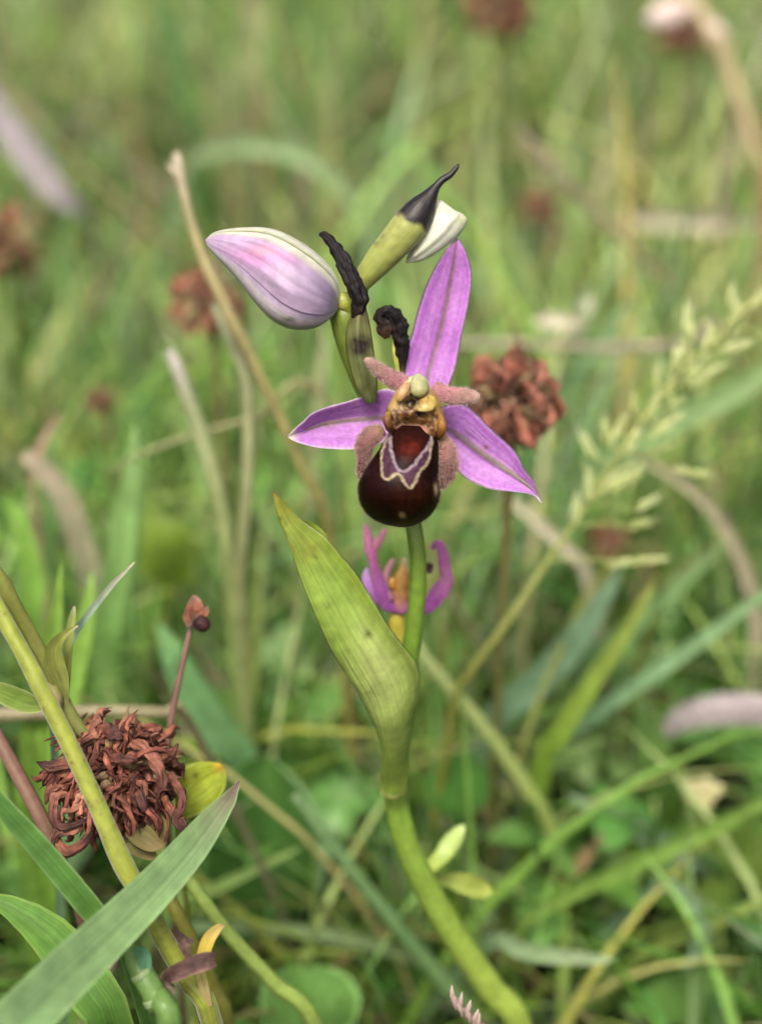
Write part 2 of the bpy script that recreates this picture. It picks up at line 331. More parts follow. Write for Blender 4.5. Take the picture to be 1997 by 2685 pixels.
def meadow(n, y0, y1, hmin, hmax, wmin, wmax, lean, power, clear, pal=GREENS, sp=.42, x0=60, nseg=7, name=None):
    r = scatter(n, y0, y1, sp, x0, power); L_ = hmin + (hmax - hmin) * rng.random(n) ** 1.5
    L_ *= .6 + .8 * vnoise(r * np.array([.02, .02, 0]), 9)
    return blades(n, r, L_, wmin + (wmax - wmin) * rng.random(n), np.abs(rng.normal(lean, .42, n)), rng.random(n) * 2 * np.pi, palette(n, pal) * (np.array([1.02, 1.14, .8]) if pal is not STRAW else 1.0) * (.55 + .9 * vnoise(r * np.array([.011, .011, 0]) + 4.2, 17) ** 1.0)[:, None] * (1 + np.array([.18, .04, -.12]) * (2 * vnoise(r * np.array([.02, .02, 0]) + 1.7, 23) - 1)[:, None]), nseg, clear)
def cat_blades(parts):
    V, F, C, o = [], [], [], 0
    for v, f, c in parts: V.append(v); F.append(f + o); C.append(c); o += len(v)
    return np.vstack(V), np.vstack(F), np.vstack(C)
stuff('meadow_grass', 'dense green meadow grass spreading behind and below the orchid', 'grass',
      *cat_blades([meadow(3400, 35, 330, 25, 85, 1.0, 3.2, .9, 1.0, 212, DARKG, .40, 70),
                   meadow(5200, 150, 700, 45, 120, 1.0, 4.0, 1.0, 1.0, 245, GREENS),
                   meadow(12000, 450, 1500, 60, 160, 1.5, 5.0, 1.0, 1.0, 320, GREENS, .45, 100),
                   meadow(9000, 1300, 3600, 90, 220, 3.0, 6.5, .8, 1.0, 300, GREENS, .5, 200, 6),
                   meadow(420, 70, 330, 70, 150, 1.2, 3.6, .7, 1.0, 222, GREENS + [('b4a878', 3), ('a8a060', 3)], .36, 50),
                   meadow(2600, 25, 220, 35, 110, .7, 2.6, .95, 1.0, 203, GREENS + DARKG + [('b4a878', 2)], .36, 50),
                   meadow(5000, -250, 900, 25, 90, 2, 5, .7, 1.0, 300, GREENS, 1.2, 300, 6), meadow(5000, 700, 3600, 60, 180, 4, 8, .5, 1.0, 320, GREENS, 1.2, 300, 5),
                   meadow(900, -420, 25, 15, 42, 1.5, 3.0, .8, 1.0, 215, DARKG, .3, 260)]), 'grass')
stuff('dead_grass_litter', 'tan and pinkish dead grass lying among the green blades', 'dead grass',
      *cat_blades([meadow(900, 30, 420, 30, 80, 1.2, 3.2, 1.5, 1.0, 225, STRAW, .40, 70), meadow(2200, 300, 1200, 60, 150, 1.2, 3.4, .9, 1.0, 300, STRAW), meadow(260, 110, 420, 70, 150, 1.0, 2.6, .9, 1.0, 250, STRAW),
                   meadow(1200, 1000, 3000, 90, 220, 2, 4, .6, 1.0, 300, STRAW, .5, 200, 6)]), 'grass')
def clover_cover(n):
    """low trifoliate leaves: each leaflet a small folded fan of quads"""
    r = scatter(n, 45, 700, .42, 70, 1.8); h = 12 + 38 * rng.random(n); V, F, C = [], [], []; cs = palette(n, [('6f9a48', 4), ('7fae62', 3), ('5d8a3a', 3), ('93b04a', 1.5)])
    u, v = np.meshgrid(np.linspace(-1, 1, 5), np.linspace(0, 1, 5)); wv = np.sin(np.pi * np.clip(v, .03, 1) ** .75) ** .7 * .42 + .02 * (v > .9)
    o = 0; base = grid_faces(5, 5, False); base = np.array(base)
    for i in range(n):
        sz = 5.5 + 6 * rng.random(); a0 = rng.random() * 6.28; tilt = rng.normal(0, .35, 2)
        for k in range(3):
            a = a0 + k * 2.094 + rng.normal(0, .12); f = np.array([math.cos(a), math.sin(a), 0]); s = np.array([-math.sin(a), math.cos(a), 0])
            p = r[i] + np.array([0, 0, h[i]]) + (f * v[..., None] + s * (u * wv)[..., None]) * sz; p[..., 2] += sz * (.16 * np.abs(u) * wv / .42 - .25 * v ** 2) + (p[..., 0] - r[i, 0]) * tilt[0] + (p[..., 1] - r[i, 1]) * tilt[1]
            q = p.reshape(-1, 3); vis, d = in_view(q, 1.1)
            if (vis & (d < 225)).any(): continue
            V.append(q); F.append(base + o); C.append(np.repeat(cs[i][None], 25, 0) * (1 + .25 * (np.abs(u).reshape(-1, 1) < .2))); o += 25
    return np.vstack(V), np.vstack(F), np.vstack(C)
stuff('clover_leaf_cover', 'low trifoliate clover leaves filling the gaps beneath the grass', 'ground cover', *clover_cover(800), 'grass')

# ------------------------------------------------------------------ the bee orchid
def zl(zf, pts, d): return [(*zf(p[0], p[1]), d - (p[2] if len(p) > 2 else 0)) for p in pts]
def blend(C, h, wgt): return C + (col(h) - C) * np.clip(wgt, 0, 1)[..., None]
def inv1(X, Y): return (X - 700) / .454, (Y - 900) / .454
def inv2(X, Y): return (X - 500) / .48426, (Y - 380) / .48426
def blob(x, y, cx, cy, rx, ry=None, p=2): return np.exp(-(np.abs((x - cx) / rx) ** p + np.abs((y - cy) / (ry or rx)) ** p))
def poly_dist(x, y, pts):
    """distance to a polyline in its own pixels"""
    P = cr(np.array(pts, float), 160); out = np.full(x.shape, 1e9)
    for i in range(len(P) - 1):
        a, b = P[i], P[i + 1]; ab = b - a; t = np.clip(((x - a[0]) * ab[0] + (y - a[1]) * ab[1]) / (ab @ ab + 1e-9), 0, 1)
        out = np.minimum(out, np.hypot(x - a[0] - t * ab[0], y - a[1] - t * ab[1]))
    return out
def in_poly(x, y, pts):
    P = cr(np.array(list(pts) + [pts[0]], float), 120); c = np.zeros(x.shape, bool)
    for i in range(len(P) - 1):
        (x0, y0), (x1, y1) = P[i], P[i + 1]
        if y0 == y1: continue
        c ^= ((y0 > y) != (y1 > y)) & (x < (x1 - x0) * (y - y0) / (y1 - y0) + x0)
    return c
def sstep(a, b, x): t = np.clip((x - a) / (b - a), 0, 1); return t * t * (3 - 2 * t)

stem_px = [(900, 800, 163, 84), (918, 880, 164, 84), (950, 980, 166, 74), (1010, 1120, 167.5, 56), (1060, 1270, 167, 48), (1086, 1390, 166, 44), (1096, 1500, 166.5, 45), (1088, 1620, 168, 46),
           (1068, 1760, 171, 52), (1046, 1900, 174, 54), (1032, 2030, 177, 60), (1044, 2130, 179, 64), (1076, 2240, 182, 66), (1135, 2360, 186, 70), (1208, 2480, 190, 72), (1288, 2595, 194, 72), (1362, 2700, 198, 72)]
stem_c = to_ground(px_ctrl(stem_px), .5)
orchid = Thing('bee_orchid', 'bee orchid with purple sepals, velvety brown lip, pale buds and one leafy green bract', 'orchid', stem_c[-1][:3])
stem = orchid.part('stem', tube(stem_c, [(0, '80923c'), (.12, '748a30'), (.3, '78a038'), (.5, '94b24a'), (.62, 'a2ba50'), (1, '94b04c')], 120, 24, tint=.12), 'stem')

# --- the open flower: its column is the part that carries the rest
def column_cf(c, s, v, X, Y):
    x, y = inv1(X, Y); C = np.repeat(np.repeat(col('a88a44')[None, None], x.shape[0], 0), x.shape[1], 1)
    nz = vnoise(np.stack([x * .03, y * .03, 0 * x], -1), 2)
    C = blend(C, 'c8ca9c', sstep(300, 215, y + 25 * (nz - .5)) * sstep(780, 840, x)); C = blend(C, 'e4c090', blob(x, y, 792, 278, 46, 40) * 1.2)
    C = blend(C, '6e4218', sstep(360, 450, y) * .9); C = blend(C, '9a6c34', blob(x, y, 840, 445, 60, 22) * .6); C = blend(C, 'b8985c', blob(x, y, 945, 355, 50, 60)); C = blend(C, 'bca068', blob(x, y, 735, 370, 42, 50))
    C = blend(C, '5a2c10', blob(x, y, 708, 450, 30, 38) * 1.5); C = blend(C, '6a3a14', blob(x, y, 790, 400, 80, 14) + blob(x, y, 940, 430, 26, 40) * .8); C = blend(C, '7a3e14', blob(x, y, 985, 510, 30, 40)); C = blend(C, 'b5803a', blob(x, y, 960, 440, 30, 50))
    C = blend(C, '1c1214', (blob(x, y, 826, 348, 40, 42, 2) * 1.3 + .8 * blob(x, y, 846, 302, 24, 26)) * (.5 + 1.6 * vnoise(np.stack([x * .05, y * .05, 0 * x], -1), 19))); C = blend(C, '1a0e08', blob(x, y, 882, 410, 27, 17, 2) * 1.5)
    C = blend(C, '6a3418', blob(x, y, 800, 405, 60, 22) * .8)
    C = blend(C, 'ecd58a', blob(x, y, 905, 372, 34, 16) * 1.5); C = blend(C, 'c08a78', sstep(455, 478, y) * blob(x, y, 830, 490, 90, 45) * 1.6)
    stain = vnoise(np.stack([x * .045, y * .028, 0 * x + 3], -1), 77); C = blend(C, '4a2812', sstep(.5, .72, stain) * sstep(330, 420, y) * .85); C = blend(C, 'c0a478', sstep(.62, .8, vnoise(np.stack([x * .08, y * .08, 0 * x], -1), 78)) * .45)
    return C
def column_fn(X, Y, s, v):
    x, y = inv1(X, Y); f = (s > 0) * 1.0
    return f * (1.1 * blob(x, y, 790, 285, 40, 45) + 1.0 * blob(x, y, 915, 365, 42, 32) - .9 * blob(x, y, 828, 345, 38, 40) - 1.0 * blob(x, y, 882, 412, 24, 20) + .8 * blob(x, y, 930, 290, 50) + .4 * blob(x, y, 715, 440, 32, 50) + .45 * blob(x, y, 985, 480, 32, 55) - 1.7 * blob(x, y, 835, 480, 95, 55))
colA = zl(Z1, [(868, 182, 2.5), (815, 195, 3), (768, 248, 3.2), (715, 325, 3.3), (682, 410, 3.3), (690, 480, 3.2), (722, 512, 3)], 161)
colB = zl(Z1, [(872, 182, 2.5), (912, 195, 3), (948, 255, 3.2), (1000, 345, 3.3), (1022, 430, 3.3), (1018, 510, 3.2), (985, 552, 3)], 161)
flower = orchid.part('flower', loft(colA, colB, column_cf, 90, 90, .75, .5, fn=column_fn), 'column', label='yellow and brown column of the open flower')
for nm, pth, cs_, fl in (('anther_cap', [(872, 176, 10, 3.6), (872, 205, 38, 4.6), (876, 245, 52, 5.3), (884, 285, 46, 5.6), (890, 312, 16, 5.4)], ['a4a880', 'acb088', 'a4a474', '8c8450'], .6),
                         ('pollen_sac', [(830, 232, 10, 4.8), (802, 256, 24, 5.2), (782, 290, 26, 5.6), (764, 322, 18, 5.6), (752, 340, 6, 5.4)], ['b89068', 'c4a078', 'bc9864', 'a47c3c'], .6),
                         ('pollen_sac', [(930, 300, 10, 5.2), (952, 332, 26, 5.6), (940, 364, 26, 6), (905, 380, 16, 6.2), (872, 386, 6, 6)], ['a48c48', 'b0984c', 'bca660', 'ccb478'], .6),
                         ('stigma_arm', [(700, 400, 12, 5), (692, 440, 22, 5.4), (702, 485, 22, 5.2), (722, 520, 8, 4.6)], ['987834', '6c441c', '542e12', '482810'], .7),
                         ('stigma_arm', [(1000, 410, 12, 4.8), (1010, 460, 24, 5.2), (1004, 515, 24, 5), (988, 555, 8, 4.4)], ['a07c38', '8c6024', '784c18', '543010'], .7)):
    orchid.part(nm, tube([np.r_[at(*Z1(p[0], p[1]), 161 - p[3]), p[2] * .454 * .041] for p in pth], cs_, 24, 16, fl, bump=.25, seed=len(cs_) + int(pth[0][0]), tint=.4), 'column', flower)
def lip_cf(c, s, v, X, Y):
    x, y = inv1(X, Y); wx = 9 * (vnoise(np.stack([x * .03, y * .03, 0 * x], -1), 21) - .5) + 7 * (vnoise(np.stack([x * .11, y * .11, 0 * x], -1), 24) - .5); wy = 9 * (vnoise(np.stack([x * .03, y * .03, 0 * x + 9], -1), 22) - .5) + 7 * (vnoise(np.stack([x * .11, y * .11, 0 * x + 5], -1), 25) - .5); x = x + wx; y = y + wy; mot = vnoise(np.stack([x * .05, y * .05, 0 * x], -1), 26)
    C = np.repeat(np.repeat(lin('1a0806', .45)[None, None], x.shape[0], 0), x.shape[1], 1)
    C = C + (lin('38190c', .5) - C) * (blob(x, y, 830, 900, 120, 130) * .7)[..., None]; C = C + (lin('32100e', .5) - C) * (blob(x, y, 640, 780, 60, 110) * .5)[..., None]
    outer = [(706, 500), (690, 560), (667, 620), (660, 690), (670, 762), (695, 786), (745, 756), (776, 772), (800, 820), (826, 836), (856, 796), (882, 748), (926, 690), (938, 640), (948, 560), (950, 520)]
    inner = [(712, 500), (713, 600), (725, 660), (746, 712), (786, 742), (830, 716), (890, 646), (926, 600), (946, 550), (950, 520)]
    red = [(735, 478), (800, 470), (900, 485), (938, 535), (912, 600), (862, 668), (802, 716), (768, 702), (740, 640), (728, 560)]
    band = in_poly(x, y, outer) & ~in_poly(x, y, inner); C = np.where(band[..., None], lin('4c3040', .5), C)
    rd = in_poly(x, y, red); q = blob(x, y, 830, 610, 60, 52); C = np.where(rd[..., None], lin('240c09', .55) * (1 - q[..., None]) + lin('5a1c0e', .5) * q[..., None], C)
    C = C * (.65 + .7 * mot)[..., None]
    do, di = poly_dist(x, y, outer), poly_dist(x, y, inner)
    C = C + (lin('b8a886', .5) - C) * ((.9 - .9 * sstep(3, 13, do)) * (.55 + .6 * mot))[..., None]; C = C + (lin('a4929a', .5) - C) * ((.9 - .9 * sstep(3, 13, di)) * (.6 + .5 * mot))[..., None]
    C = C + (lin('a08858', .5) - C) * (blob(x, y, 781 + (y - 992) * .15, 992, 16, 20, 2.5) * (s > 0))[..., None]; C = C + (lin('a89468', .5) - C) * (blob(x, y, 974, 842, 11, 34, 2.2) * (s > 0))[..., None]
    C = C + (lin('5a4a30', .5) - C) * (sstep(.25, 0, np.abs(s)) * sstep(.55, .7, v) * .5)[..., None]
    return C
lipA = zl(Z1, [(716, 470, 2), (690, 540, 2.6), (640, 620, 3), (580, 710, 3.1), (534, 780, 3), (522, 850, 2.8), (533, 920, 2.5), (565, 975, 2.2), (612, 1016, 2), (672, 1044, 1.8), (735, 1058, 1.6), (790, 1063, 1.5)], 161)
lipB = zl(Z1, [(955, 480, 2), (985, 560, 2.6), (990, 640, 3), (988, 720, 3.1), (994, 790, 3), (1003, 850, 2.8), (996, 905, 2.5), (974, 955, 2.2), (936, 1000, 2), (890, 1032, 1.8), (845, 1053, 1.6), (796, 1063, 1.5)], 161)
lip_body = loft(lipA, lipB, lip_cf, 190, 190, .95, .35, lift=([0, .25, .6, .85, 1], [.3, .9, 1.2, .7, 0]))
rim = loft(lipA, lipB, lip_cf, 60, 40, .95, .35, lift=([0, .25, .6, .85, 1], [.3, .9, 1.2, .7, 0])); rimF = [f for k_, f in enumerate(rim[1]) if len(f) == 4 and (k_ // 40) > 22 and ((k_ % 40) in (0, 1, 38, 39, 18, 19, 20, 21) or (k_ // 40) > 55)]
orchid.part('lip', merge(lip_body, hairs((rim[0], rimF, rim[2], rim[3]), 1500, .2, .012, 'a08a74', 3)), 'lip', flower, 'dark brown velvety lip with cream and purple shield pattern')
for nm, pth, cs, hc in (('side_lobe', [(668, 504, 34, 3.2), (604, 536, 52, 3.6), (558, 596, 48, 3.4), (560, 670, 36, 3), (542, 735, 26, 2.6), (536, 780, 10, 2.4)], ['b89860', '9c6866', '8a5858', '744844', '5e3a36'], 'd4acA0'),
                        ('side_lobe', [(1000, 545, 26, 3), (1030, 600, 44, 3.4), (1046, 675, 54, 3.6), (1038, 745, 46, 3.2), (1020, 800, 28, 2.8), (1008, 838, 10, 2.6)], ['c8ac68', 'a8766e', '905e5c', '825250', '5e3a36'], 'd8b0a4')):
    cc = [np.r_[at(*Z1(p[0], p[1]), 161 - p[3]), p[2] * .454 * .041] for p in pth]; t = tube(cc, cs, 40, 24, .95, bump=.2, seed=4)
    orchid.part(nm, merge(t, hairs(t, 4200, .34, .014, hc, 5, (0, -.1, -.1))), 'fuzz', flower, 'fuzzy pinkish side lobe')
# petals: two short felted horns
for pth in ([(800, 232, 52, 3.2), (740, 215, 52, 3.6), (680, 178, 44, 4.2), (620, 130, 34, 4.8), (578, 98, 22, 5.2), (564, 92, 6, 5.3)], [(962, 262, 48, 2.6), (1020, 290, 50, 3.2), (1090, 302, 50, 3.8), (1160, 305, 44, 4.4), (1208, 308, 30, 4.8), (1228, 310, 8, 5)]):
    cc = [np.r_[at(*Z1(p[0], p[1]), 161 - p[3]), p[2] * .454 * .041] for p in pth]; t = tube(cc, [(0, 'd08a98'), (.3, 'c07f86'), (.7, 'b48a80'), (1, 'c8a898')], 36, 20, .5, bump=.15, seed=8)
    orchid.part('petal', merge(t, hairs(t, 1500, .3, .018, 'e0c4b8', 9)), 'fuzz', flower)
# sepals
def sepal_cf(mid_col, edge_col, main, deep, seed, blush=None, vmid=(0, 1)):
    def f(u, v, X, Y):
        nz = vnoise(np.stack([X * .02, Y * .02, 0 * X], -1), seed); fine = vnoise(np.stack([X * .12, Y * .12, 0 * X], -1), seed + 1)
        C = col(main) * (1 - (.65 * nz)[..., None]) + col(deep) * (.65 * nz)[..., None]; C = C * (1 + .14 * (fine[..., None] - .5))
        C = blend(C, 'e2b4ea', np.exp(-(np.abs(np.abs(u) - .45) / .3) ** 2) * .3)
        vein = sum(np.exp(-((u - k) / .05) ** 2) for k in (-.62, -.33, .33, .62)); C = C * (1 - .07 * vein[..., None])
        C = blend(C, mid_col, np.exp(-(np.abs(u) / (.075 + .07 * (1 - v))) ** 2) * .95 * sstep(*vmid, v)); C = blend(C, edge_col, sstep(.86, 1, np.abs(u)) * .75)
        if blush is not None: C = blush(C, u, v, X, Y)
        return C
    return f
topL = zl(Z2, [(1436, 506, 1.6), (1378, 572, 1.6), (1300, 700, 1), (1240, 850, .6), (1200, 1000, .4), (1160, 1130, .4), (1146, 1220, .6), (1180, 1290, 1)], 164)
topM = zl(Z2, [(1441, 505, 2), (1428, 590, 1.6), (1408, 720, .9), (1385, 860, .4), (1350, 1010, .1), (1310, 1160, .1), (1285, 1240, .4), (1270, 1330, .8)], 164)
topR = zl(Z2, [(1446, 506, 1.6), (1492, 585, 1.6), (1522, 700, 1), (1506, 850, .6), (1466, 1040, .4), (1436, 1190, .4), (1400, 1300, .6), (1370, 1370, 1)], 164)
def tip_green(C, u, v, X, Y): return blend(C, '9c7060', np.exp(-(u / .22) ** 2) * sstep(.2, .02, v) * .7)
orchid.part('sepal', shell(topL, topM, topR, sepal_cf('80704a', 'ead4ee', 'c878d8', 'b058c8', 31, tip_green, (0, .04)), cup=-.9, th=.3, crease=-.25, wob=.5, seed=3), 'sepal', flower)
# spreading sepal whose upper half folds forward at the end
lsU = zl(Z1, [(118, 540, 1.2), (160, 492, 1.6), (212, 448, 2.2), (250, 410, 2.4), (330, 372, 2.2), (480, 330, 1.8), (590, 294, 1.4), (690, 262, 1.0), (800, 300, 1.0)], 163.5)
lsM = zl(Z1, [(119, 541, 1.2), (190, 522, .8), (250, 490, .3), (330, 462, 0), (420, 448, -.2), (500, 440, -.3), (600, 434, -.2), (690, 430, .1), (800, 440, .6)], 163.5)
lsL = zl(Z1, [(120, 543, 1.2), (170, 570, 1.4), (280, 600, 1.5), (400, 611, 1.4), (500, 612, 1.2), (580, 600, 1), (650, 580, .8), (720, 550, .8), (800, 520, .8)], 163.5)
def tip_white(C, u, v, X, Y): C = blend(C, 'e6dcd0', sstep(.12, .02, v)); x, y = inv1(X, Y); return blend(C, '8a7a3c', (blob(x, y, 350, 480, 12, 16) + blob(x, y, 388, 468, 14, 10)) * .8)
orchid.part('sepal', shell(lsU, lsM, lsL, sepal_cf('84784c', 'ecdcec', 'cf8cdc', 'b25ed0', 41, tip_white, (.08, .2)), cup=-.5, th=.3, crease=.35, wob=.4, seed=5), 'sepal', flower)
rsU = zl(Z1, [(1588, 916, 2.2), (1560, 860, 2.2), (1545, 805, 2), (1482, 722, 1.6), (1450, 650, 1.3), (1400, 588, 1), (1290, 488, .6), (1205, 402, .4), (1130, 344, .6), (1050, 352, 1), (940, 400, 1.2)], 163.5)
rsM = zl(Z1, [(1586, 918, 2.2), (1556, 872, 2.1), (1525, 836, 1.8), (1450, 778, 1.2), (1372, 722, .7), (1250, 640, .2), (1150, 568, 0), (1080, 520, .2), (1040, 496, .5), (1000, 475, .8), (940, 450, 1)], 163.5)
rsL = zl(Z1, [(1578, 921, 2.2), (1545, 886, 2.1), (1500, 868, 1.9), (1430, 860, 1.6), (1300, 845, 1.2), (1200, 810, .8), (1120, 760, .6), (1070, 690, .6), (1030, 630, .8), (990, 570, 1), (940, 500, 1)], 163.5)
def spot(C, u, v, X, Y): x, y = inv1(X, Y); C = blend(C, 'f0e4ee', sstep(.09, .03, v)); return blend(C, '9a5a70', blob(x, y, 1264, 600, 15, 14, 3))
orchid.part('sepal', shell(rsU, rsM, rsL, sepal_cf('7c7a48', 'ecd8ee', 'cc82dc', 'b05ece', 51, spot, (.05, .15)), cup=-.7, th=.3, crease=.35, wob=.5, seed=6), 'sepal', flower)
orchid.part('ovary', tube([np.r_[at(x, y, d), r] for x, y, d, r in ((965, 1030, 167, 1.7), (1010, 1040, 165.5, 1.9), (1060, 1040, 163.5, 1.7), (1085, 1050, 161.5, 1.3))], ['7c9034', '98a848'], 24, 16), 'stem', flower)

# --- the big bud: dorsal, front and lower sepals closed over each other
bT = zl(Z2, [(78, 514, 1), (128, 474, 1.4), (250, 454, 2.4), (420, 460, 3), (560, 518, 3.2), (700, 618, 3), (785, 722, 2.4), (806, 830, 1.8), (800, 880, 1.6)], 163)
bB = zl(Z2, [(80, 518, 1), (106, 568, 1.4), (235, 708, 2.4), (345, 848, 3), (445, 948, 3.2), (560, 996, 3), (680, 986, 2.4), (765, 930, 1.8), (798, 884, 1.6)], 163)
def bud_core(c, s, v, X, Y):
    C = np.repeat(np.repeat(col('ab92b2')[None, None], X.shape[0], 0), X.shape[1], 1); nz = vnoise(np.stack([X * .02, Y * .02, 0 * X], -1), 6)
    C = blend(C, '8a9068', sstep(-.72, -.93, c) * .9); C = blend(C, 'e4e2dc', np.exp(-((c + .66) / .07) ** 2) * .5); C = blend(C, '55503c', blob(*inv2(X, Y), 525, 948, 30, 14)); return C * (1 + .2 * (nz[..., None] - .5))
bud = orchid.part('bud', loft(bT, bB, bud_core, 60, 48, .85), 'bud', label='large lilac and white bud')
def bud_front(c, s, v, X, Y):
    x, y = inv2(X, Y); nz = vnoise(np.stack([x * .008, y * .012, 0 * x], -1), 7)
    C = np.repeat(np.repeat(col('bda6c4')[None, None], X.shape[0], 0), X.shape[1], 1); C = blend(C, 'cc90c8', blob(x, y, 400, 600, 200, 60) * .9); C = blend(C, 'e8a8b4', blob(x, y, 390, 575, 70, 26) * .8)
    C = blend(C, 'bca8c8', blob(x, y, 640, 740, 110, 80) * .7); C = blend(C, '9080a0', blob(x, y, 765, 830, 70, 110) * .9); C = blend(C, '6a5a74', np.exp(-(poly_dist(x, y, [(420, 740), (560, 812), (700, 868)]) / 9) ** 2) * .35)
    vn = vnoise(np.stack([c * 9, v * 2.2, 0 * c], -1), 61); C = C * (1 - .28 * (sstep(.45, .75, vn)))[..., None]; C = blend(C, 'd0d2b8', sstep(.56, .78, c) * .9); return C * (1 + .16 * (nz[..., None] - .5))
orchid.part('sepal', loft(bT, bB, bud_front, 60, 30, .85, th0=R(31), th1=R(118), grow=1.045), 'bud', bud)
def bud_low(c, s, v, X, Y):
    x, y = inv2(X, Y); C = np.repeat(np.repeat(col('b49cc2')[None, None], X.shape[0], 0), X.shape[1], 1); C = blend(C, 'd8c8dc', sstep(-.4, -.7, c) * .8); C = blend(C, 'd8d8cc', np.exp(-((c + .74) / .07) ** 2) * .6); C = blend(C, '8e9a6c', sstep(-.82, -.96, c))
    return blend(C, '6c6a50', blob(x, y, 530, 945, 36, 14) * .9)
orchid.part('sepal', loft(bT, bB, bud_low, 60, 24, .85, th0=R(119.5), th1=R(215), grow=1.02), 'bud', bud)
def bud_top(c, s, v, X, Y):
    C = np.repeat(np.repeat(col('a9b084')[None, None], X.shape[0], 0), X.shape[1], 1); return blend(blend(C, 'dcdccf', np.exp(-((c - .93) / .06) ** 2) * .8), 'a4a888', sstep(.93, 1, c) * .5)
orchid.part('sepal', loft(bT, bB, bud_top, 60, 30, .85, th0=R(-80), th1=R(34), grow=1.07), 'bud', bud)
def zt(zf, pth, d): return [np.r_[at(*zf(p[0], p[1]), d - p[3]), p[2] * .4843 * .041 * (1 if zf is Z2 else .9375)] for p in pth]
orchid.part('pedicel', tube(zt(Z2, [(790, 860, 46, 1), (835, 850, 55, 1.2), (862, 900, 45, .6), (880, 960, 50, 0)], 163), ['b4bc50', '96a440'], 20, 16), 'stem')
# --- upper ovary and its withered bracts
orchid.part('bract', shell(zl(Z2, [(900, 880, 3.2), (852, 960, 3.4), (838, 1080, 3.4), (866, 1220, 3.2), (905, 1330, 2.8), (950, 1400, 2.4)], 163), zl(Z2, [(920, 870, 3.6), (905, 960, 4.2), (905, 1080, 4.2), (925, 1200, 4), (950, 1310, 3.4), (975, 1400, 2.8)], 163),
            zl(Z2, [(945, 860, 3), (968, 960, 3.2), (985, 1070, 3.2), (1000, 1180, 3), (1010, 1300, 2.6), (1005, 1390, 2.2)], 163),
            lambda u, v, X, Y: blend(blend(col('6e7444') * (1 + .9 * (vnoise(np.stack([X * .05, Y * .03, 0 * X], -1), 8)[..., None] - .5)), '2a2018', (blob(*inv2(X, Y), 915, 1085, 60, 50) * (.5 + vnoise(np.stack([X * .1, Y * .1, 0 * X], -1), 3))) * 1.3), '6a5a3a', sstep(.3, 0, v) * .8), th=.25), 'bract', label='grey-green bract with a dark blotch')
orchid.part('withered_bract', tube(zt(Z2, [(694, 486, 8, 3.5), (730, 496, 24, 3.6), (786, 562, 33, 3.8), (838, 650, 42, 4), (878, 740, 46, 4.2), (912, 815, 48, 4.2), (908, 880, 38, 4), (876, 935, 12, 3.8)], 163), ['181014', '100a10', '120c0e', '0c0808', '201612'], 60, 24, .45, bump=.45, seed=2, tint=.5, ridge=.2), 'black', label='black curved withered bract')
orchid.part('withered_bract', tube(zt(Z2, [(1066, 1046, 16, 2.4), (1044, 990, 40, 2.6), (1030, 925, 38, 2.8), (1058, 906, 32, 3), (1100, 926, 44, 2.8), (1128, 1000, 46, 2.4), (1146, 1090, 38, 2), (1142, 1190, 22, 1.4), (1136, 1260, 14, 1)], 164), ['3c2818', '1e1412', '0e0a0a', '100c0c', '120e0c', '1c1614', '4a4428'], 70, 24, .4, bump=.6, seed=3, tint=.5, ridge=.25), 'black', label='black hooked withered bract')
orchid.part('withered_bract', tube(zt(Z2, [(1094, 1060, 5, 1.6), (1102, 1120, 12, 1.6), (1116, 1190, 16, 1.4), (1126, 1270, 14, 1)], 164), ['a8a848', 'a4a848', '98a040'], 24, 10, .5), 'stem')
# --- second bud: white, half wrapped by a bract that has withered black at its end
def white_cf(c, s, v, X, Y):
    x, y = inv2(X, Y); C = np.repeat(np.repeat(col('ccd2b8')[None, None], X.shape[0], 0), X.shape[1], 1); C = blend(C, 'dfe3d2', blob(x, y, 1340, 470, 90, 110)); C = blend(C, 'c8ccb0', sstep(.2, 0, v) * .8); return blend(C, 'c9cfa2', blob(x, y, 1475, 400, 40, 60) * .7)
b2 = orchid.part('bud', loft(zl(Z2, [(1160, 632, 1), (1205, 530, 1.4), (1255, 440, 1.8), (1295, 360, 2), (1322, 308, 2), (1350, 296, 2)], 164), zl(Z2, [(1166, 640, 1), (1250, 628, 1.4), (1345, 574, 1.8), (1450, 490, 2), (1494, 415, 2), (1478, 376, 2), (1430, 352, 2), (1356, 297, 2)], 164), white_cf, 50, 40, .7, fn=lambda X, Y, s, v: .35 * np.exp(-(poly_dist(*inv2(X, Y), [(1210, 600), (1330, 500), (1440, 375)]) / 14) ** 2)), 'bud', label='small white bud behind the ovary')
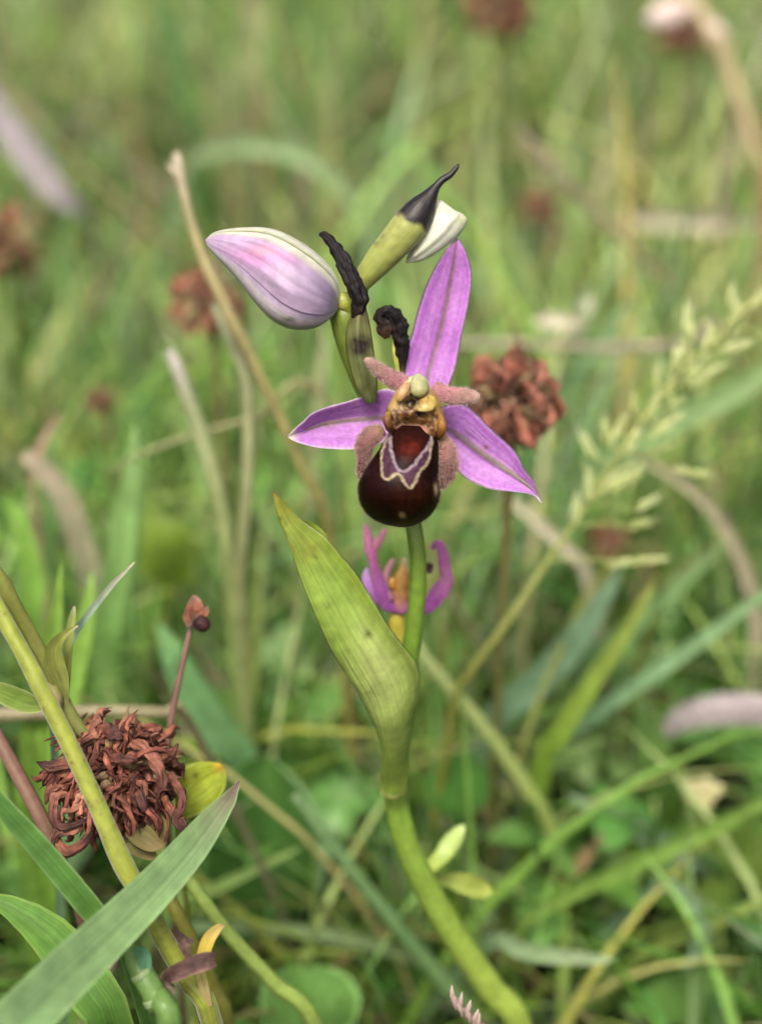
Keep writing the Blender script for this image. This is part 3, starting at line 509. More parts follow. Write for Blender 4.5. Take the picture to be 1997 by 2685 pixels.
def wrap_cf():
    d = tube(zt(Z2, [(905, 790, 40, .5), (945, 715, 62, 1), (1040, 600, 84, 1.6), (1130, 500, 94, 2.2), (1200, 415, 98, 2.6), (1255, 335, 76, 2.8), (1298, 270, 42, 3), (1330, 222, 24, 3), (1365, 185, 20, 3), (1405, 160, 17, 3.1), (1440, 118, 12, 3.2), (1448, 100, 5, 3.2)], 163.5), ['98a24c', 'a2aa58', 'adb468', 'a8ac64'], 90, 30, .85, bump=.06, seed=12)
    V, F, C, U = d; q = V - CAM; dd = q @ FWD; X = (q @ RIGHT) / dd / (2 * HALF) * 1997 + 998.5; Y = 1342.5 - (q @ UP) / dd / (2 * HALF) * 1997; x, y = inv2(X, Y)
    s = (x - 905) * .68 - (y - 790) * .73; nz = vnoise(np.stack([x * .02, y * .02, 0 * x], -1), 4); n2 = vnoise(np.stack([x * .07, y * .07, 0 * x], -1), 5)
    k = sstep(455, 500, s + 110 * (nz - .5)); C = C + (lin('1c1218', .4) * (.5 + 1.1 * n2[:, None]) - C) * k[:, None]
    strk = np.exp(-(poly_dist(x, y, [(1000, 520), (1060, 440), (1120, 370)]) / 22) ** 2) * .75 * (nz > .4); C = C + (lin('54383c', .6) - C) * strk[:, None]
    return V, F, C, U
orchid.part('withered_bract', wrap_cf(), 'bud', label='yellow-green bract withered black at its twisted tip')
# --- the leafy bract that sheathes the stem
def bract_cf(u, v, X, Y):
    nz = vnoise(np.stack([X * .012, Y * .006, 0 * X], -1), 14); n2 = vnoise(np.stack([X * .05, Y * .03, 0 * X], -1), 15)
    C = col('88a83e') * (1 - nz[..., None]) + col('9cb650') * nz[..., None]; C = blend(C, 'b4c474', blob(X, Y, 1000, 1760, 90, 190) * .95); C = blend(C, '7c942a', sstep(.2, .8, u) * sstep(.1, .3, v) * sstep(.75, .5, v) * .7)  # pale lit lower bulge and darker upper right side painted into the green
    C = blend(C, 'a09a3c', sstep(.16, .04, v) * .7); C = blend(C, '9a6a3a', sstep(.025, .0, v)); C = blend(C, '8a7c2e', blob(X, Y, 790, 1440, 50, 40) * n2 * .8)
    for k in np.linspace(-.82, .82, 11): C = C * (1 - .07 * np.exp(-((u - k) / .028) ** 2))[..., None]
    C = blend(C, '55581c', blob(X, Y, 964, 1661, 8, 9) * .9 + blob(X, Y, 826, 1460, 5) * .6 + blob(X, Y, 862, 1590, 6) * .5 + blob(X, Y, 748, 1376, 5, 4) * .8 + blob(X, Y, 735, 1360, 4) * .8)
    C = blend(C, 'c0c084', sstep(.9, 1, np.abs(u)) * .4); C = blend(C, 'c4c88c', sstep(.88, .97, u) * blob(X, Y, 830, 1395, 40, 40)); C = blend(C, 'b4bc6c', sstep(.982, .995, v)); return C * (.92 + .16 * n2[..., None])
def dz3(pts): return [(*Z3(x, y), d) for x, y, d in pts]
brL = dz3([(162, 95, 156.5), (186, 232, 157), (240, 362, 157.6), (300, 540, 158.2), (362, 722, 158.8), (450, 930, 159.6), (532, 1112, 160.6), (622, 1262, 161.8), (702, 1382, 163), (772, 1522, 164.8), (832, 1652, 166.8), (858, 1770, 169), (860, 1900, 171.6), (856, 2000, 173.6), (850, 2046, 174)])
brM = dz3([(166, 95, 156.2), (250, 290, 157), (370, 450, 157.8), (480, 640, 158.6), (590, 830, 158.8), (700, 1020, 159.2), (800, 1180, 159.8), (880, 1320, 160.8), (930, 1450, 162), (950, 1580, 162.8), (955, 1700, 165), (955, 1800, 167.2), (952, 1900, 169.6), (948, 2000, 172), (946, 2092, 173)])
brR = dz3([(170, 95, 156.5), (236, 166, 157.6), (352, 282, 158.6), (500, 390, 159.4), (606, 512, 160), (706, 634, 160.4), (806, 792, 160.8), (906, 962, 161.4), (1005, 1092, 162.4), (1085, 1195, 163.6), (1112, 1300, 165), (1100, 1440, 166.6), (1072, 1600, 168.8), (1046, 1760, 171), (1042, 1900, 173), (1036, 1990, 174), (1034, 2050, 175)])
bract = orchid.part('bract', shell(brL, brM, brR, bract_cf, 110, 44, cup=0, th=.3, crease=.05, wob=.5, seed=9, rounded=True), 'bract', label='large leafy yellow-green bract sheathing the stem')
orchid.part('folded_tip', shell(dz3([(350, 284, 159.2), (400, 345, 160), (440, 385, 160.4), (480, 405, 160.6), (520, 425, 160.4)]), dz3([(352, 281, 159.4), (402, 316, 160.8), (448, 350, 161.2), (490, 380, 161), (525, 420, 160.6)]), dz3([(354, 279, 159.8), (410, 290, 161.4), (468, 326, 161.8), (505, 370, 161.4), (530, 418, 160.8)]),
            lambda u, v, X, Y: np.repeat(np.repeat(col('869c34')[None, None], X.shape[0], 0), X.shape[1], 1), 24, 12, th=.2), 'bract', bract)

# --- the second, older flower on the far side of the stem
def t3(pth, cols, d, n=36, flat=.5, **k): return tube([np.r_[at(*Z3(p[0], p[1]), d - (p[3] if len(p) > 3 else 0)), p[2] * .4051 * .0425] for p in pth], cols, n, 16, flat, **k)
f2 = orchid.part('flower', t3([(1010, 522, 12), (1004, 590, 34), (985, 680, 62), (975, 760, 66), (990, 830, 60), (1010, 880, 40)], ['ead9a8', 'd8b05c', 'cf9a48', 'd09a50', 'c88a70', 'c070b0'], 176, flat=.7, bump=.2), 'column', label='older pink flower behind the stem')
orchid.part('pollinium', t3([(935, 650, 14), (932, 675, 24), (936, 705, 20), (950, 730, 10)], ['f0c060', 'e8a83c', 'd89830'], 175.2, 16, .8), 'column', f2)
PK = ['d88aa8', 'cc78b0', 'c470c4', 'c268cc']
orchid.part('sepal', t3([(762, 306, 14, 1), (770, 370, 30, 1), (785, 460, 36, 1), (812, 560, 34, .8), (836, 650, 40, .4), (870, 750, 52, 0), (920, 820, 58, -.6), (1000, 850, 40, -1), (1040, 850, 20, -1)], PK, 175, 60, .35, bump=.3, ridge=.12), 'sepal', f2)
orchid.part('sepal', t3([(888, 335, 16, 1), (862, 390, 26, 1), (832, 440, 30, 1), (815, 500, 22, .9), (815, 560, 14, .8)], ['dc98a8', 'd084a0', 'c870b0'], 175, 30, .4), 'sepal', f2)
orchid.part('sepal', t3([(770, 590, 10, -1.5), (766, 650, 32, -1.6), (790, 720, 44, -1.6), (830, 780, 40, -1.6), (880, 820, 20, -1.6)], ['d8a8e4', 'c888dc', 'c070cc'], 175, 30, .35), 'sepal', f2)
orchid.part('sepal', t3([(1190, 470, 10, 0), (1205, 442, 24, .2), (1240, 440, 32, .3), (1262, 500, 36, .3), (1270, 580, 42, .2), (1282, 660, 48, 0), (1250, 740, 58, -.4), (1200, 800, 54, -.8), (1150, 850, 40, -1), (1080, 870, 20, -1.4)], ['d478c0', 'cc70bc', 'd088b8', 'c86cc8', 'bf60cc'], 175.5, 60, .35, bump=.3, ridge=.12), 'sepal', f2)
orchid.part('petal', t3([(942, 530, 14, .4), (925, 565, 22, .4), (900, 620, 24, .2), (890, 700, 20, 0), (930, 800, 16, 0)], ['e0a8ac', 'd898a4', 'd088b0'], 175, 24, .6), 'fuzz', f2)
orchid.part('petal', t3([(1182, 560, 22, .6), (1172, 590, 26, .6), (1180, 625, 16, .6)], ['3c2830', '4a3038', '8a5878'], 175.5, 16, .6, bump=.4), 'dry', f2)
orchid.part('ovary', t3([(990, 860, 42), (965, 920, 56), (970, 1000, 54), (1000, 1080, 44), (1050, 1160, 30)], ['c8b840', 'c0b43c', 'a8a838', '98a03c'], 177, 30, .8), 'stem', f2)
# small side leaf at the lower bend of the stem
def pxtube(pts, cols, n=30, nu=12, flat=1.0, **k): return tube(px_ctrl(pts), cols, n, nu, flat, **k)
orchid.part('leaf', pxtube([(1100, 2300, 184.5, 34), (1150, 2255, 187, 44), (1180, 2215, 188, 52), (1205, 2180, 189, 34), (1216, 2164, 189, 8)], ['a4b448', 'a8c060', 'b0c878'], 24, 12, .4), 'stem')
orchid.part('leaf', ribbon(px_ctrl([(1292, 2340, 192, 4), (1270, 2335, 192, 44), (1220, 2318, 191, 56), (1175, 2308, 190, 40), (1110, 2300, 185, 22)]), ['a8b840', 'a4bc50'], 24), 'blade')

# ------------------------------------------------------------------ dried clover heads
def floret_mesh(k, warm):
    """one shrivelled floret along +Z: calyx, crinkled tube, drooping curled end"""
    g = np.random.default_rng(100 + k); ln = 5.2 + 2.2 * g.random(); bend = .5 + 1.5 * g.random(); tw = g.normal(0, .5); t = np.linspace(0, 1, 7)
    ang = bend * np.clip(t - .2, 0, 1) ** 1.05 * 3.4; x = np.r_[0, np.cumsum(np.sin(ang[:-1]))] * ln / 6; z = np.r_[0, np.cumsum(np.cos(ang[:-1]))] * ln / 6
    rad = np.array([.28, .55, .5, .58, .6, .42, .12]) * (.85 + .3 * g.random(7)); P = np.c_[x, tw * t ** 2, z, rad]
    cols = [[('d0bc8c', 'b87c5c', '9c5844', '8a4a3c', '6c382e'), ('d8c498', 'b07458', 'a86852', '7c4a3c', '58322a'), ('c8b084', '9c5c48', '84483a', '704036', '502c28')], [('d8d0a0', 'd0a070', 'c87858', 'bc6850', '9c5444'), ('d0c894', 'd8a884', 'cc7c60', 'd08868', 'a85c48'), ('c4c494', 'b88c64', 'a47858', '946850', '785040')]][warm][k % 3]
    bits = []
    for q in range(3):
        o = g.normal(0, .32, (7, 2)) * np.linspace(.2, 1.3, 7)[:, None]; Q = P.copy(); Q[:, 0] += o[:, 0]; Q[:, 1] += o[:, 1] + (q - 1) * .25; Q[:, 3] *= .58
        Q[:, 2] *= 1 - .12 * q; bits.append(tube(Q, list(cols) if q != 1 else list(cols[::-1])[:2] + list(cols[2:]), 18, 9, .4, hint=(math.cos(q * 1.3), math.sin(q * 1.3), .2), bump=.7, seed=k * 3 + q, tint=.6, ridge=.3))
    V, F, C, U = merge(*bits); C = muted(C, .1 if not warm else .16) * (1.2 if not warm else .9)
    me = mesh('floret', V, F, C, U); me.materials.append(M['dry']); return me
FL = {w_: [floret_mesh(k, w_) for k in range(9)] for w_ in (0, 1)}
def calyx_mesh():
    V, F, C, U = tube([(0, 0, 0, .3), (0, 0, 1.2, .62), (0, 0, 2.6, .6), (.1, 0, 3.8, .3), (.3, 0, 5, .06)], ['a8a068', 'c0ac7c', 'b0946c', '8c6a50'], 12, 8, .8, hint=(0, 1, .2), bump=.3, seed=2)
    me = mesh('calyx', V, F, C, U); me.materials.append(M['dry']); return me
CAL = calyx_mesh()
def clover_head(t, centre, rad, n, seed, warm=0, up=(0, 0, 1), squash=.9, droop=.5):
    """florets of thing t set all round a head; each its own part sharing mesh data"""
    g = np.random.default_rng(seed); up = unit(up); ax = unit(np.cross(up, (.3, 1, .1))); ay = np.cross(up, ax)
    for i in range(n):
        zc = 1 - 1.62 * (i + .5) / n; a = i * 2.39996 + g.normal(0, .25); rr = math.sqrt(max(0, 1 - zc * zc)); d = unit(up * zc + ax * rr * math.cos(a) + ay * rr * math.sin(a) + g.normal(0, .14, 3))
        o = bpy.data.objects.new('calyx' if i % 5 == 2 else 'floret', CAL if i % 5 == 2 else FL[1 if g.random() < .3 else warm][g.integers(9)]); col_link(o); o.parent = t.o
        sc = rad / 7.0 * (.8 + .4 * g.random()) * (.95 if i % 5 == 2 else 1)
        z = Vector(unit(d + np.array([0, 0, -droop * (1 - max(0, d[2])) * g.random()]))); x = Vector(unit(np.array([0, 0, -1]) + g.normal(0, .5, 3))); y = z.cross(x).normalized(); x = y.cross(z)
        p = (centre + d * rad * .32 * np.array([1, 1, squash]) - t.base) * MM; mw = Matrix((x, y, z)).transposed().to_4x4(); mw.translation = Vector(p)
        o.matrix_local = mw @ Matrix.Diagonal((sc, sc, sc * 1.05, 1))
def clover(label, px, py, d, size_px, n, seed, warm, stem_pts=None, stem_col=('8a8050', '7a8c48'), group=None, up=(0, 0, 1)):
    c = at(px, py, d); rad = size_px * .5 * 2 * HALF / 1997 * d
    pts = px_ctrl(stem_pts) if stem_pts else to_ground([np.r_[c + np.array([0, .5, -1.0]), .7], np.r_[c + np.array([.6, 1.5, -rad * 1.4]), .75]], .2)
    t = Thing('clover_flower', label, 'clover', pts[-1][:3], group); t.part('stem', tube(pts, list(stem_col), 30, 10), 'stem')
    t.part('core', tube([np.r_[c + np.asarray(up) * k * rad, r * rad] for k, r in ((-.45, .12), (-.3, .36), (0, .44), (.3, .34), (.42, .1))], ['7a6a40', '6a4a38', '5c3830'], 16, 14, bump=.3), 'dry')
    clover_head(t, c, rad, n, seed, warm, up); return t
def leaf_shell(pts, base, c_in, c_edge=None, n=22, mat='blade', **k): return ribbon(px_ctrl(pts), c_in, n, 11, edge=c_edge, **k)

# the sharp brown head, hanging at the end of a bent-over yellow-green stem with leaves at its node
cs = px_ctrl([(300, 2000, 163, 30), (250, 1960, 163, 34), (205, 1905, 163, 34), (170, 1845, 163, 34), (150, 1800, 162.5, 36), (120, 1735, 161.5, 38), (62, 1630, 160, 38), (0, 1530, 158, 38), (-90, 1400, 158, 38), (-220, 1350, 165, 38), (-330, 1500, 175, 38)])
cs = to_ground(cs, .5); cl = Thing('clover_flower', 'dried coppery brown clover head with curled florets crossed by a speckled stem', 'clover', cs[-1][:3])
cl.part('stem', tube(cs, [(0, '8a9048'), (.25, '9aa24a'), (.4, 'a8ac50'), (1, '98a048')], 70, 14, nodes=((.13, .012, .5),)), 'stem')
cc0 = at(300, 2030, 163)
cl.part('core', tube([np.r_[cc0 + np.array(v), r] for v, r in (((0, 0, -3.4), .6), ((0, 0, -2.2), 2.3), ((0, 0, 0), 3.0), ((0, 0, 2), 2.4), ((0, 0, 3), .6))], ['7a7a48', '6a4a38', '5c3830'], 18, 16, bump=.35, seed=3), 'dry')
clover_head(cl, cc0, 6.9, 290, 21, 0, (-.15, -.35, .9), .85, .8)
for i, p in enumerate(([(255, 2010, 160, 30), (190, 2005, 158.5, 36), (130, 2010, 158, 34), (95, 1998, 158, 6)], [(210, 2045, 160, 26), (155, 2060, 159, 34), (128, 2075, 159, 26), (120, 2110, 159, 6)], [(200, 2070, 160, 26), (148, 2090, 159, 36), (140, 2140, 158.5, 36), (165, 2170, 158.5, 30), (235, 2150, 158.5, 16)],
                       [(160, 2150, 160, 24), (150, 2200, 159, 40), (175, 2235, 158.5, 38), (225, 2205, 158.5, 34), (250, 2160, 159, 10)], [(235, 2120, 160, 24), (200, 2170, 159, 38), (150, 2190, 158.6, 36), (140, 2230, 158.6, 14)], [(440, 2030, 161, 26), (470, 2070, 159, 34), (478, 2110, 158.5, 38), (462, 2150, 158.5, 30), (480, 2180, 158.5, 12)],
                       [(430, 2090, 161, 26), (455, 2130, 159, 34), (480, 2160, 158.6, 34), (484, 2185, 158.6, 10)], [(425, 2000, 161, 22), (450, 1975, 160, 32), (468, 1950, 160, 6)], [(330, 2050, 160, 20), (360, 2080, 157.5, 38), (375, 2110, 157, 36), (380, 2130, 157, 12)], [(270, 1990, 160, 20), (300, 1990, 157, 40), (345, 1992, 156.5, 34), (352, 2005, 157, 10)],
                       [(320, 1940, 160, 20), (370, 1960, 157.5, 44), (410, 2000, 157, 46), (425, 2050, 157, 36), (412, 2085, 157, 8)], [(240, 1925, 161, 26), (280, 1915, 159, 50), (315, 1930, 158, 36), (325, 1945, 158.5, 10)])):
    cl.part('floret', tube(px_ctrl([(q[0], q[1], q[2], q[3] * .66) for q in p]), [['a87054', '8a5440', '6c4034', '4a2a26'], ['b07c60', '905c48', '764a3c', '50302a'], ['946450', '7c4c3e', '603a32', '442826']][i % 3], 40, 18, .42, bump=.8, seed=40 + i, tint=.6, ridge=.34), 'dry')
for i, p in enumerate(([(330, 2140, 164, 30), (360, 2180, 161, 60), (400, 2210, 160.5, 50), (430, 2215, 160.5, 10)], [(350, 2120, 164, 30), (395, 2150, 161.5, 60), (425, 2185, 161, 44), (430, 2205, 161, 8)], [(320, 2150, 164, 26), (345, 2210, 162, 46), (395, 2240, 162, 34), (410, 2245, 162, 8)])):
    cl.part('sepal', ribbon(px_ctrl(p), ['a8a458', 'b4ac66', 'a08850'], 18, 7, .4), 'blade')
cl.part('leaf', ribbon(px_ctrl([(204, 1641, 160, 4), (185, 1652, 160, 12), (160, 1672, 160, 26), (143, 1700, 160.4, 42), (144, 1740, 161, 52), (158, 1780, 161.5, 44), (168, 1820, 162, 26), (172, 1845, 162.5, 18)]), [(0, 'd8cfa0'), (.08, 'a0a848'), (.4, '98a440'), (1, 'a0ac4c')], 30, 11, .5), 'blade')
cl.part('leaf', ribbon(px_ctrl([(195, 1590, 163, 5), (190, 1615, 163, 18), (183, 1660, 163, 22), (178, 1720, 163, 24), (172, 1780, 163, 26), (170, 1830, 163, 20)]), [(0, 'd0cca0'), (.1, 'a8b458'), (1, '8c9c3c')], 24, 9, .5), 'blade')
cl.part('leaf', ribbon(px_ctrl([(-60, 1795, 158, 20), (0, 1815, 159, 52), (50, 1836, 160, 58), (95, 1848, 161, 42), (140, 1838, 162, 18)]), ['a4bc54', '8cae3c', '94a848'], 24, 11, .5, edge='c8d488'), 'blade')
cl.part('node', pxtube([(112, 1800, 162, 24), (125, 1815, 161.5, 52), (142, 1835, 161.5, 48), (150, 1860, 161.5, 26)], ['a8b060', 'b8b070', '98806a'], 16, 12, bump=.3), 'stem')
G = 'clover heads blurred among the far grass'
clover('coppery clover head with pale centre between the flower and the grass panicle', 1335, 1040, 204, 290, 120, 31, 1)
clover('orange-brown clover head by the broken straw, above the lilac bud', 545, 790, 262, 210, 50, 32, 1)
clover('faded orange clover head near the pale lilac dried leaf', 5, 650, 330, 210, 50, 33, 1)
clover('round brown clover head above the black-tipped bud', 1310, 20, 460, 190, 50, 34, 0)
clover('small dark maroon clover head beside the leaning brown stalk', 1420, 545, 430, 120, 40, 35, 0)
clover('tiny dark red clover head behind the pale cut stem', 268, 1050, 300, 90, 30, 36, 0)
clover('dusky red clover head low behind the grass panicle stalk', 1600, 1420, 285, 130, 40, 37, 0)
clover('brown clover head under the pale bud-shaped seed husk', 1790, 90, 470, 130, 40, 38, 0)

# ------------------------------------------------------------------ single grass blades, stems and leaves one can tell apart
def blade(label, pts, cols, cat='grass blade', name='grass_leaf', root=True, mat='blade', drift=.45, fold=.3, n=40, group=None, **k):
    pts = [(p[0], p[1], p[2], p[3] * (.74 if p[2] > 200 else 1)) for p in pts]; c = px_ctrl(pts); c = to_ground(c, drift) if root else c
    return single(name, label, cat, ribbon(c, cols, n, 9, fold, **k), mat, c[-1][:3], group)
def stalk(label, pts, cols, cat='stem', name='green_stalk', root=True, mat='stem', drift=.45, n=60, group=None, **k):
    pts = [(p[0], p[1], p[2], p[3] * (.72 if p[2] > 200 else 1)) for p in pts]; c = px_ctrl(pts); c = to_ground(c, drift) if root else c
    dt = tube(c, cols, n, 12, **k)
    if mat == 'straw': dt = (dt[0], dt[1], dt[2] * .78 * (.8 + .4 * vnoise(dt[0] * .3, 4))[:, None], dt[3])
    return single(name, label, cat, dt, mat, c[-1][:3], group)

# --- in front, sharp
blade('broad pale green grass blade with a purple tip crossing in front of the clover', [(629, 2048, 156, 4), (608, 2085, 155.5, 34), (565, 2140, 154.5, 66), (500, 2225, 152.5, 92), (410, 2325, 149.5, 108), (310, 2425, 146, 122), (200, 2530, 141.5, 136), (100, 2630, 137, 146), (-40, 2770, 133, 150), (-250, 3000, 136, 140)],
      [(0, '7a4a58'), (.025, '829060'), (.05, '7ca262'), (.35, '80a86c'), (1, '78a260')], n=70, fold=.22, edge='98bc7c')
s1 = px_ctrl([(-120, 1380, 152, 42), (-60, 1490, 152, 42), (0, 1605, 152, 42), (60, 1712, 152, 42), (100, 1790, 152, 46), (180, 1950, 152.5, 46), (250, 2100, 153, 48), (320, 2260, 153.5, 50), (380, 2370, 154, 50), (440, 2480, 155, 52), (500, 2585, 156, 54), (560, 2700, 158, 56)]); s1 = to_ground(s1, .5)
sp = Thing('speckled_stalk', 'yellow-green speckled stem slanting in front of the clover, withered leaf near its foot', 'stem', s1[-1][:3])
sp.part('stem', tube(s1, [(0, '90a23c'), (.15, '98a240'), (.4, '8c9636'), (.55, '849236'), (1, '788a36')], 110, 16, bump=.07, seed=4, nodes=((.26, .02, .12),)), 'speckled')
sp.part('withered_leaf', ribbon(px_ctrl([(564, 2518, 152, 30), (545, 2520, 151, 46), (505, 2532, 150.5, 46), (470, 2548, 150.5, 44), (445, 2560, 151, 38), (436, 2575, 152, 30), (450, 2595, 152, 22), (455, 2612, 152, 6)]), ['7a5a50', '5c4240', '6a4c46', '6a4a44', 'b0a090'], 40, 9, .6, wav=.3, seed=3, edge='8a6c60'), 'dry', label='brown curled withered leaf')
sp.part('withered_leaf', ribbon(px_ctrl([(440, 2440, 156, 6), (458, 2455, 156, 30), (478, 2475, 155.5, 36), (480, 2505, 155, 36), (500, 2530, 154.5, 14)]), ['7a6058', '6a504a', '604640'], 24, 7, .6, wav=.3), 'dry')
sp.part('withered_leaf', ribbon(px_ctrl([(510, 2470, 156, 4), (492, 2468, 155.5, 22), (482, 2490, 155, 34), (492, 2525, 155, 26)]), ['9a8074', '7a5c54', '604640'], 20, 7, .6), 'dry')
sp.part('yellow_leaf', ribbon(px_ctrl([(592, 2426, 154, 4), (572, 2434, 154, 22), (548, 2462, 153.5, 34), (534, 2500, 153.5, 34), (525, 2540, 154, 26), (535, 2590, 154.5, 26), (552, 2640, 155, 8)]), [(0, '9a8470'), (.06, 'd8c060'), (.3, 'e6c83c'), (.6, 'd8c870'), (1, 'd0b880')], 30, 9, .4), 'blade', label='small yellow leaf')
stalk('dull reddish stem behind the clover head, running down to the ground', [(-60, 1830, 166, 36), (0, 1945, 166, 38), (60, 2055, 166, 40), (110, 2150, 166, 42), (150, 2240, 166.5, 40), (185, 2340, 168, 38), (225, 2440, 170, 36)], ['8a6a5a', '7e6252', '8a7060', '94845c'])
blade('deep green narrow blade sliding under the broad pale blade', [(-80, 2020, 149, 40), (0, 2110, 150, 50), (100, 2220, 151, 60), (200, 2340, 152, 64), (290, 2450, 154, 58), (350, 2540, 156, 50)], ['568c34', '609438', '6c9c42'], fold=.5, edge='90b870')
blade('bright green wide leaf lying behind the broad pale blade', [(-40, 2352, 160, 26), (30, 2380, 160, 60), (110, 2435, 160, 100), (180, 2510, 160, 124), (240, 2600, 160, 130), (290, 2700, 161, 120)], ['6fa83c', '5f9a30', '6aa038'], fold=.4, edge='98c060')
js = px_ctrl([(345, 2470, 152, 40), (352, 2510, 151.5, 52), (370, 2550, 151, 62), (395, 2590, 150.5, 64), (420, 2640, 150.5, 66), (450, 2705, 151, 60)]); js = to_ground(js, .3)
jt = Thing('jointed_grass_stalk', 'thick blue-green jointed grass stem below the broad pale blade', 'stem', js[-1][:3])
jt.part('stem', tube(js, ['6a8c48', '70944c', '88a868', '74944c', '64843c'], 60, 16, nodes=((.12, .012, .14), (.2, .01, .12), (.28, .01, .1))), 'stem')
for y0 in (0, 1): jt.part('joint', tube(px_ctrl([[(404, 2614, 150.2, 68), (412, 2630, 150.2, 68)], [(368, 2548, 150.8, 64), (376, 2560, 150.8, 64)]][y0]), ['94a878', '80a064'], 6, 14), 'stem')
jt.part('leaf', ribbon(px_ctrl([(350, 2490, 150, 10), (372, 2500, 150, 34), (382, 2535, 150, 30), (375, 2565, 150.5, 10)]), ['5a9a70', '6aa078'], 14, 7, .5), 'blade')
stalk('smooth light green stem emerging beneath the broad blade toward the shade', [(470, 2270, 171, 30), (490, 2300, 171, 34), (600, 2450, 173, 38), (720, 2580, 176, 40), (830, 2700, 180, 42)], ['98b058', '94ae52', 'a0b85c'])
stalk('dull olive stem behind the withered leaf', [(430, 2330, 172, 30), (462, 2390, 172, 36), (520, 2500, 174, 38), (565, 2600, 176, 38), (600, 2700, 178, 38)], ['8a8a3c', '80863a', '8a8c40'])
blade('thin blue-green grass tip curving up above the clover leaves', [(353, 1474, 165, 3), (330, 1488, 165, 8), (285, 1545, 165, 17), (240, 1600, 165, 18), (205, 1645, 165.5, 18), (170, 1720, 167, 20), (140, 1800, 169, 22)], [(0, 'd0c8b0'), (.06, '88a890'), (1, '6aa058')], fold=.5)
blade('bright green pointed grass blade behind the clover node', [(160, 1478, 188, 4), (154, 1540, 188, 20), (146, 1620, 189, 38), (130, 1740, 190, 50), (105, 1880, 192, 62), (90, 2000, 195, 70)], ['8cb838', '7fb030', '88bc48'], fold=.35)
t = px_ctrl([(505, 1625, 172, 14), (492, 1680, 172, 15), (470, 1780, 172.5, 16), (450, 1880, 173, 18), (438, 1980, 174, 18), (430, 2080, 176, 18)]); t = to_ground(t, .3)
sh = Thing('seed_stalk', 'thin brown dead stalk topped by a dark round seed capsule', 'seed head', t[-1][:3])
sh.part('stem', tube(t, ['8a6c60', '7a5a50', '6f5248', '7a6048'], 50, 10), 'straw')
sh.part('capsule', tube(px_ctrl([(508, 1632, 170.5, 10), (518, 1634, 170.3, 36), (530, 1635, 170.2, 46), (542, 1634, 170.3, 36), (550, 1632, 170.5, 8)]), ['3c1c1c', '2c1416', '3a1a18', '4a2420'], 18, 16, bump=.1), 'dry')
for p in ([(500, 1630, 171, 14), (497, 1600, 170.5, 22), (505, 1572, 170.5, 14), (508, 1560, 170.5, 3)], [(510, 1625, 170.5, 16), (520, 1600, 170, 28), (518, 1575, 170.3, 16), (512, 1562, 170.5, 3)], [(515, 1622, 170.2, 16), (535, 1605, 170, 26), (545, 1590, 170, 4)], [(498, 1640, 170.5, 16), (488, 1620, 170.5, 18), (490, 1590, 170.5, 5)]):
    sh.part('sepal', ribbon(px_ctrl(p), ['a8806c', 'a0583c', 'b89080'], 16, 7, .5), 'dry')
lf = px_ctrl([(500, 2000, 172, 70), (545, 1995, 171.5, 50), (580, 2010, 171.5, 20)])
ylf = Thing('clover_leaflet', 'small yellowing clover leaflet with an orange rim beside the dried head', 'leaf', at(470, 2200, 178))
ylf.part('leaflet', shell([(455, 2055, 170.5), (470, 2020, 170.5), (505, 2002, 170.5), (545, 1998, 171), (575, 2002, 171.5), (588, 2012, 171.8)], [(462, 2110, 171), (490, 2085, 170.8), (520, 2060, 171), (550, 2040, 171.4), (575, 2025, 171.8), (589, 2014, 172)], [(475, 2150, 171.4), (510, 2140, 171), (545, 2125, 171.2), (575, 2095, 171.6), (592, 2055, 172), (591, 2018, 172)],
         lambda u, v, X, Y: blend(blend(col('a2b434') * (1 + .3 * (vnoise(np.stack([X * .03, Y * .03, 0 * X], -1), 3)[..., None] - .5)), 'd8b840', sstep(.75, 1, v) * sstep(.4, -.4, u) + blob(X, Y, 575, 2008, 20) * .6), '6a6420', blob(X, Y, 512, 2034, 8)), 24, 16, th=.2), 'bract')
ylf.part('stalk', tube(to_ground(px_ctrl([(468, 2110, 171.2, 14), (462, 2150, 173, 14), (470, 2200, 178, 14)]), .2), ['98a040', '80903c'], 24, 8), 'stem')
pk = px_ctrl([(1186, 2612, 165, 5), (1200, 2632, 165, 8), (1225, 2660, 165, 9), (1262, 2695, 166, 10), (1310, 2760, 170, 12)]); pk = to_ground(pk, .4)
pt = Thing('grass_panicle', 'tiny pinkish grass seed tip standing before the foot of the orchid stem', 'seed head', pk[-1][:3])
pt.part('stem', tube(pk, ['b09880', '98a068', '8aa060'], 40, 8), 'straw')
for x, y, dx, dy in ((1186, 2625, -2, -28), (1196, 2642, -10, -30), (1204, 2646, 6, -30), (1212, 2660, -14, -24), (1222, 2664, 10, -28), (1232, 2678, -8, -26), (1240, 2682, 12, -24), (1252, 2695, 4, -26)):
    pt.part('spikelet', tube(px_ctrl([(x, y + 8, 164.6, 6), (x + dx * .3, y + dy * .4, 164.4, 15), (x + dx * .8, y + dy * 1.0, 164.4, 10), (x + dx * 1.2, y + dy * 1.5, 164.5, 2)]), ['988878', 'a48c84', 'c0b0a4'], 14, 9, .6, bump=.25, seed=x, ridge=.2), 'straw')

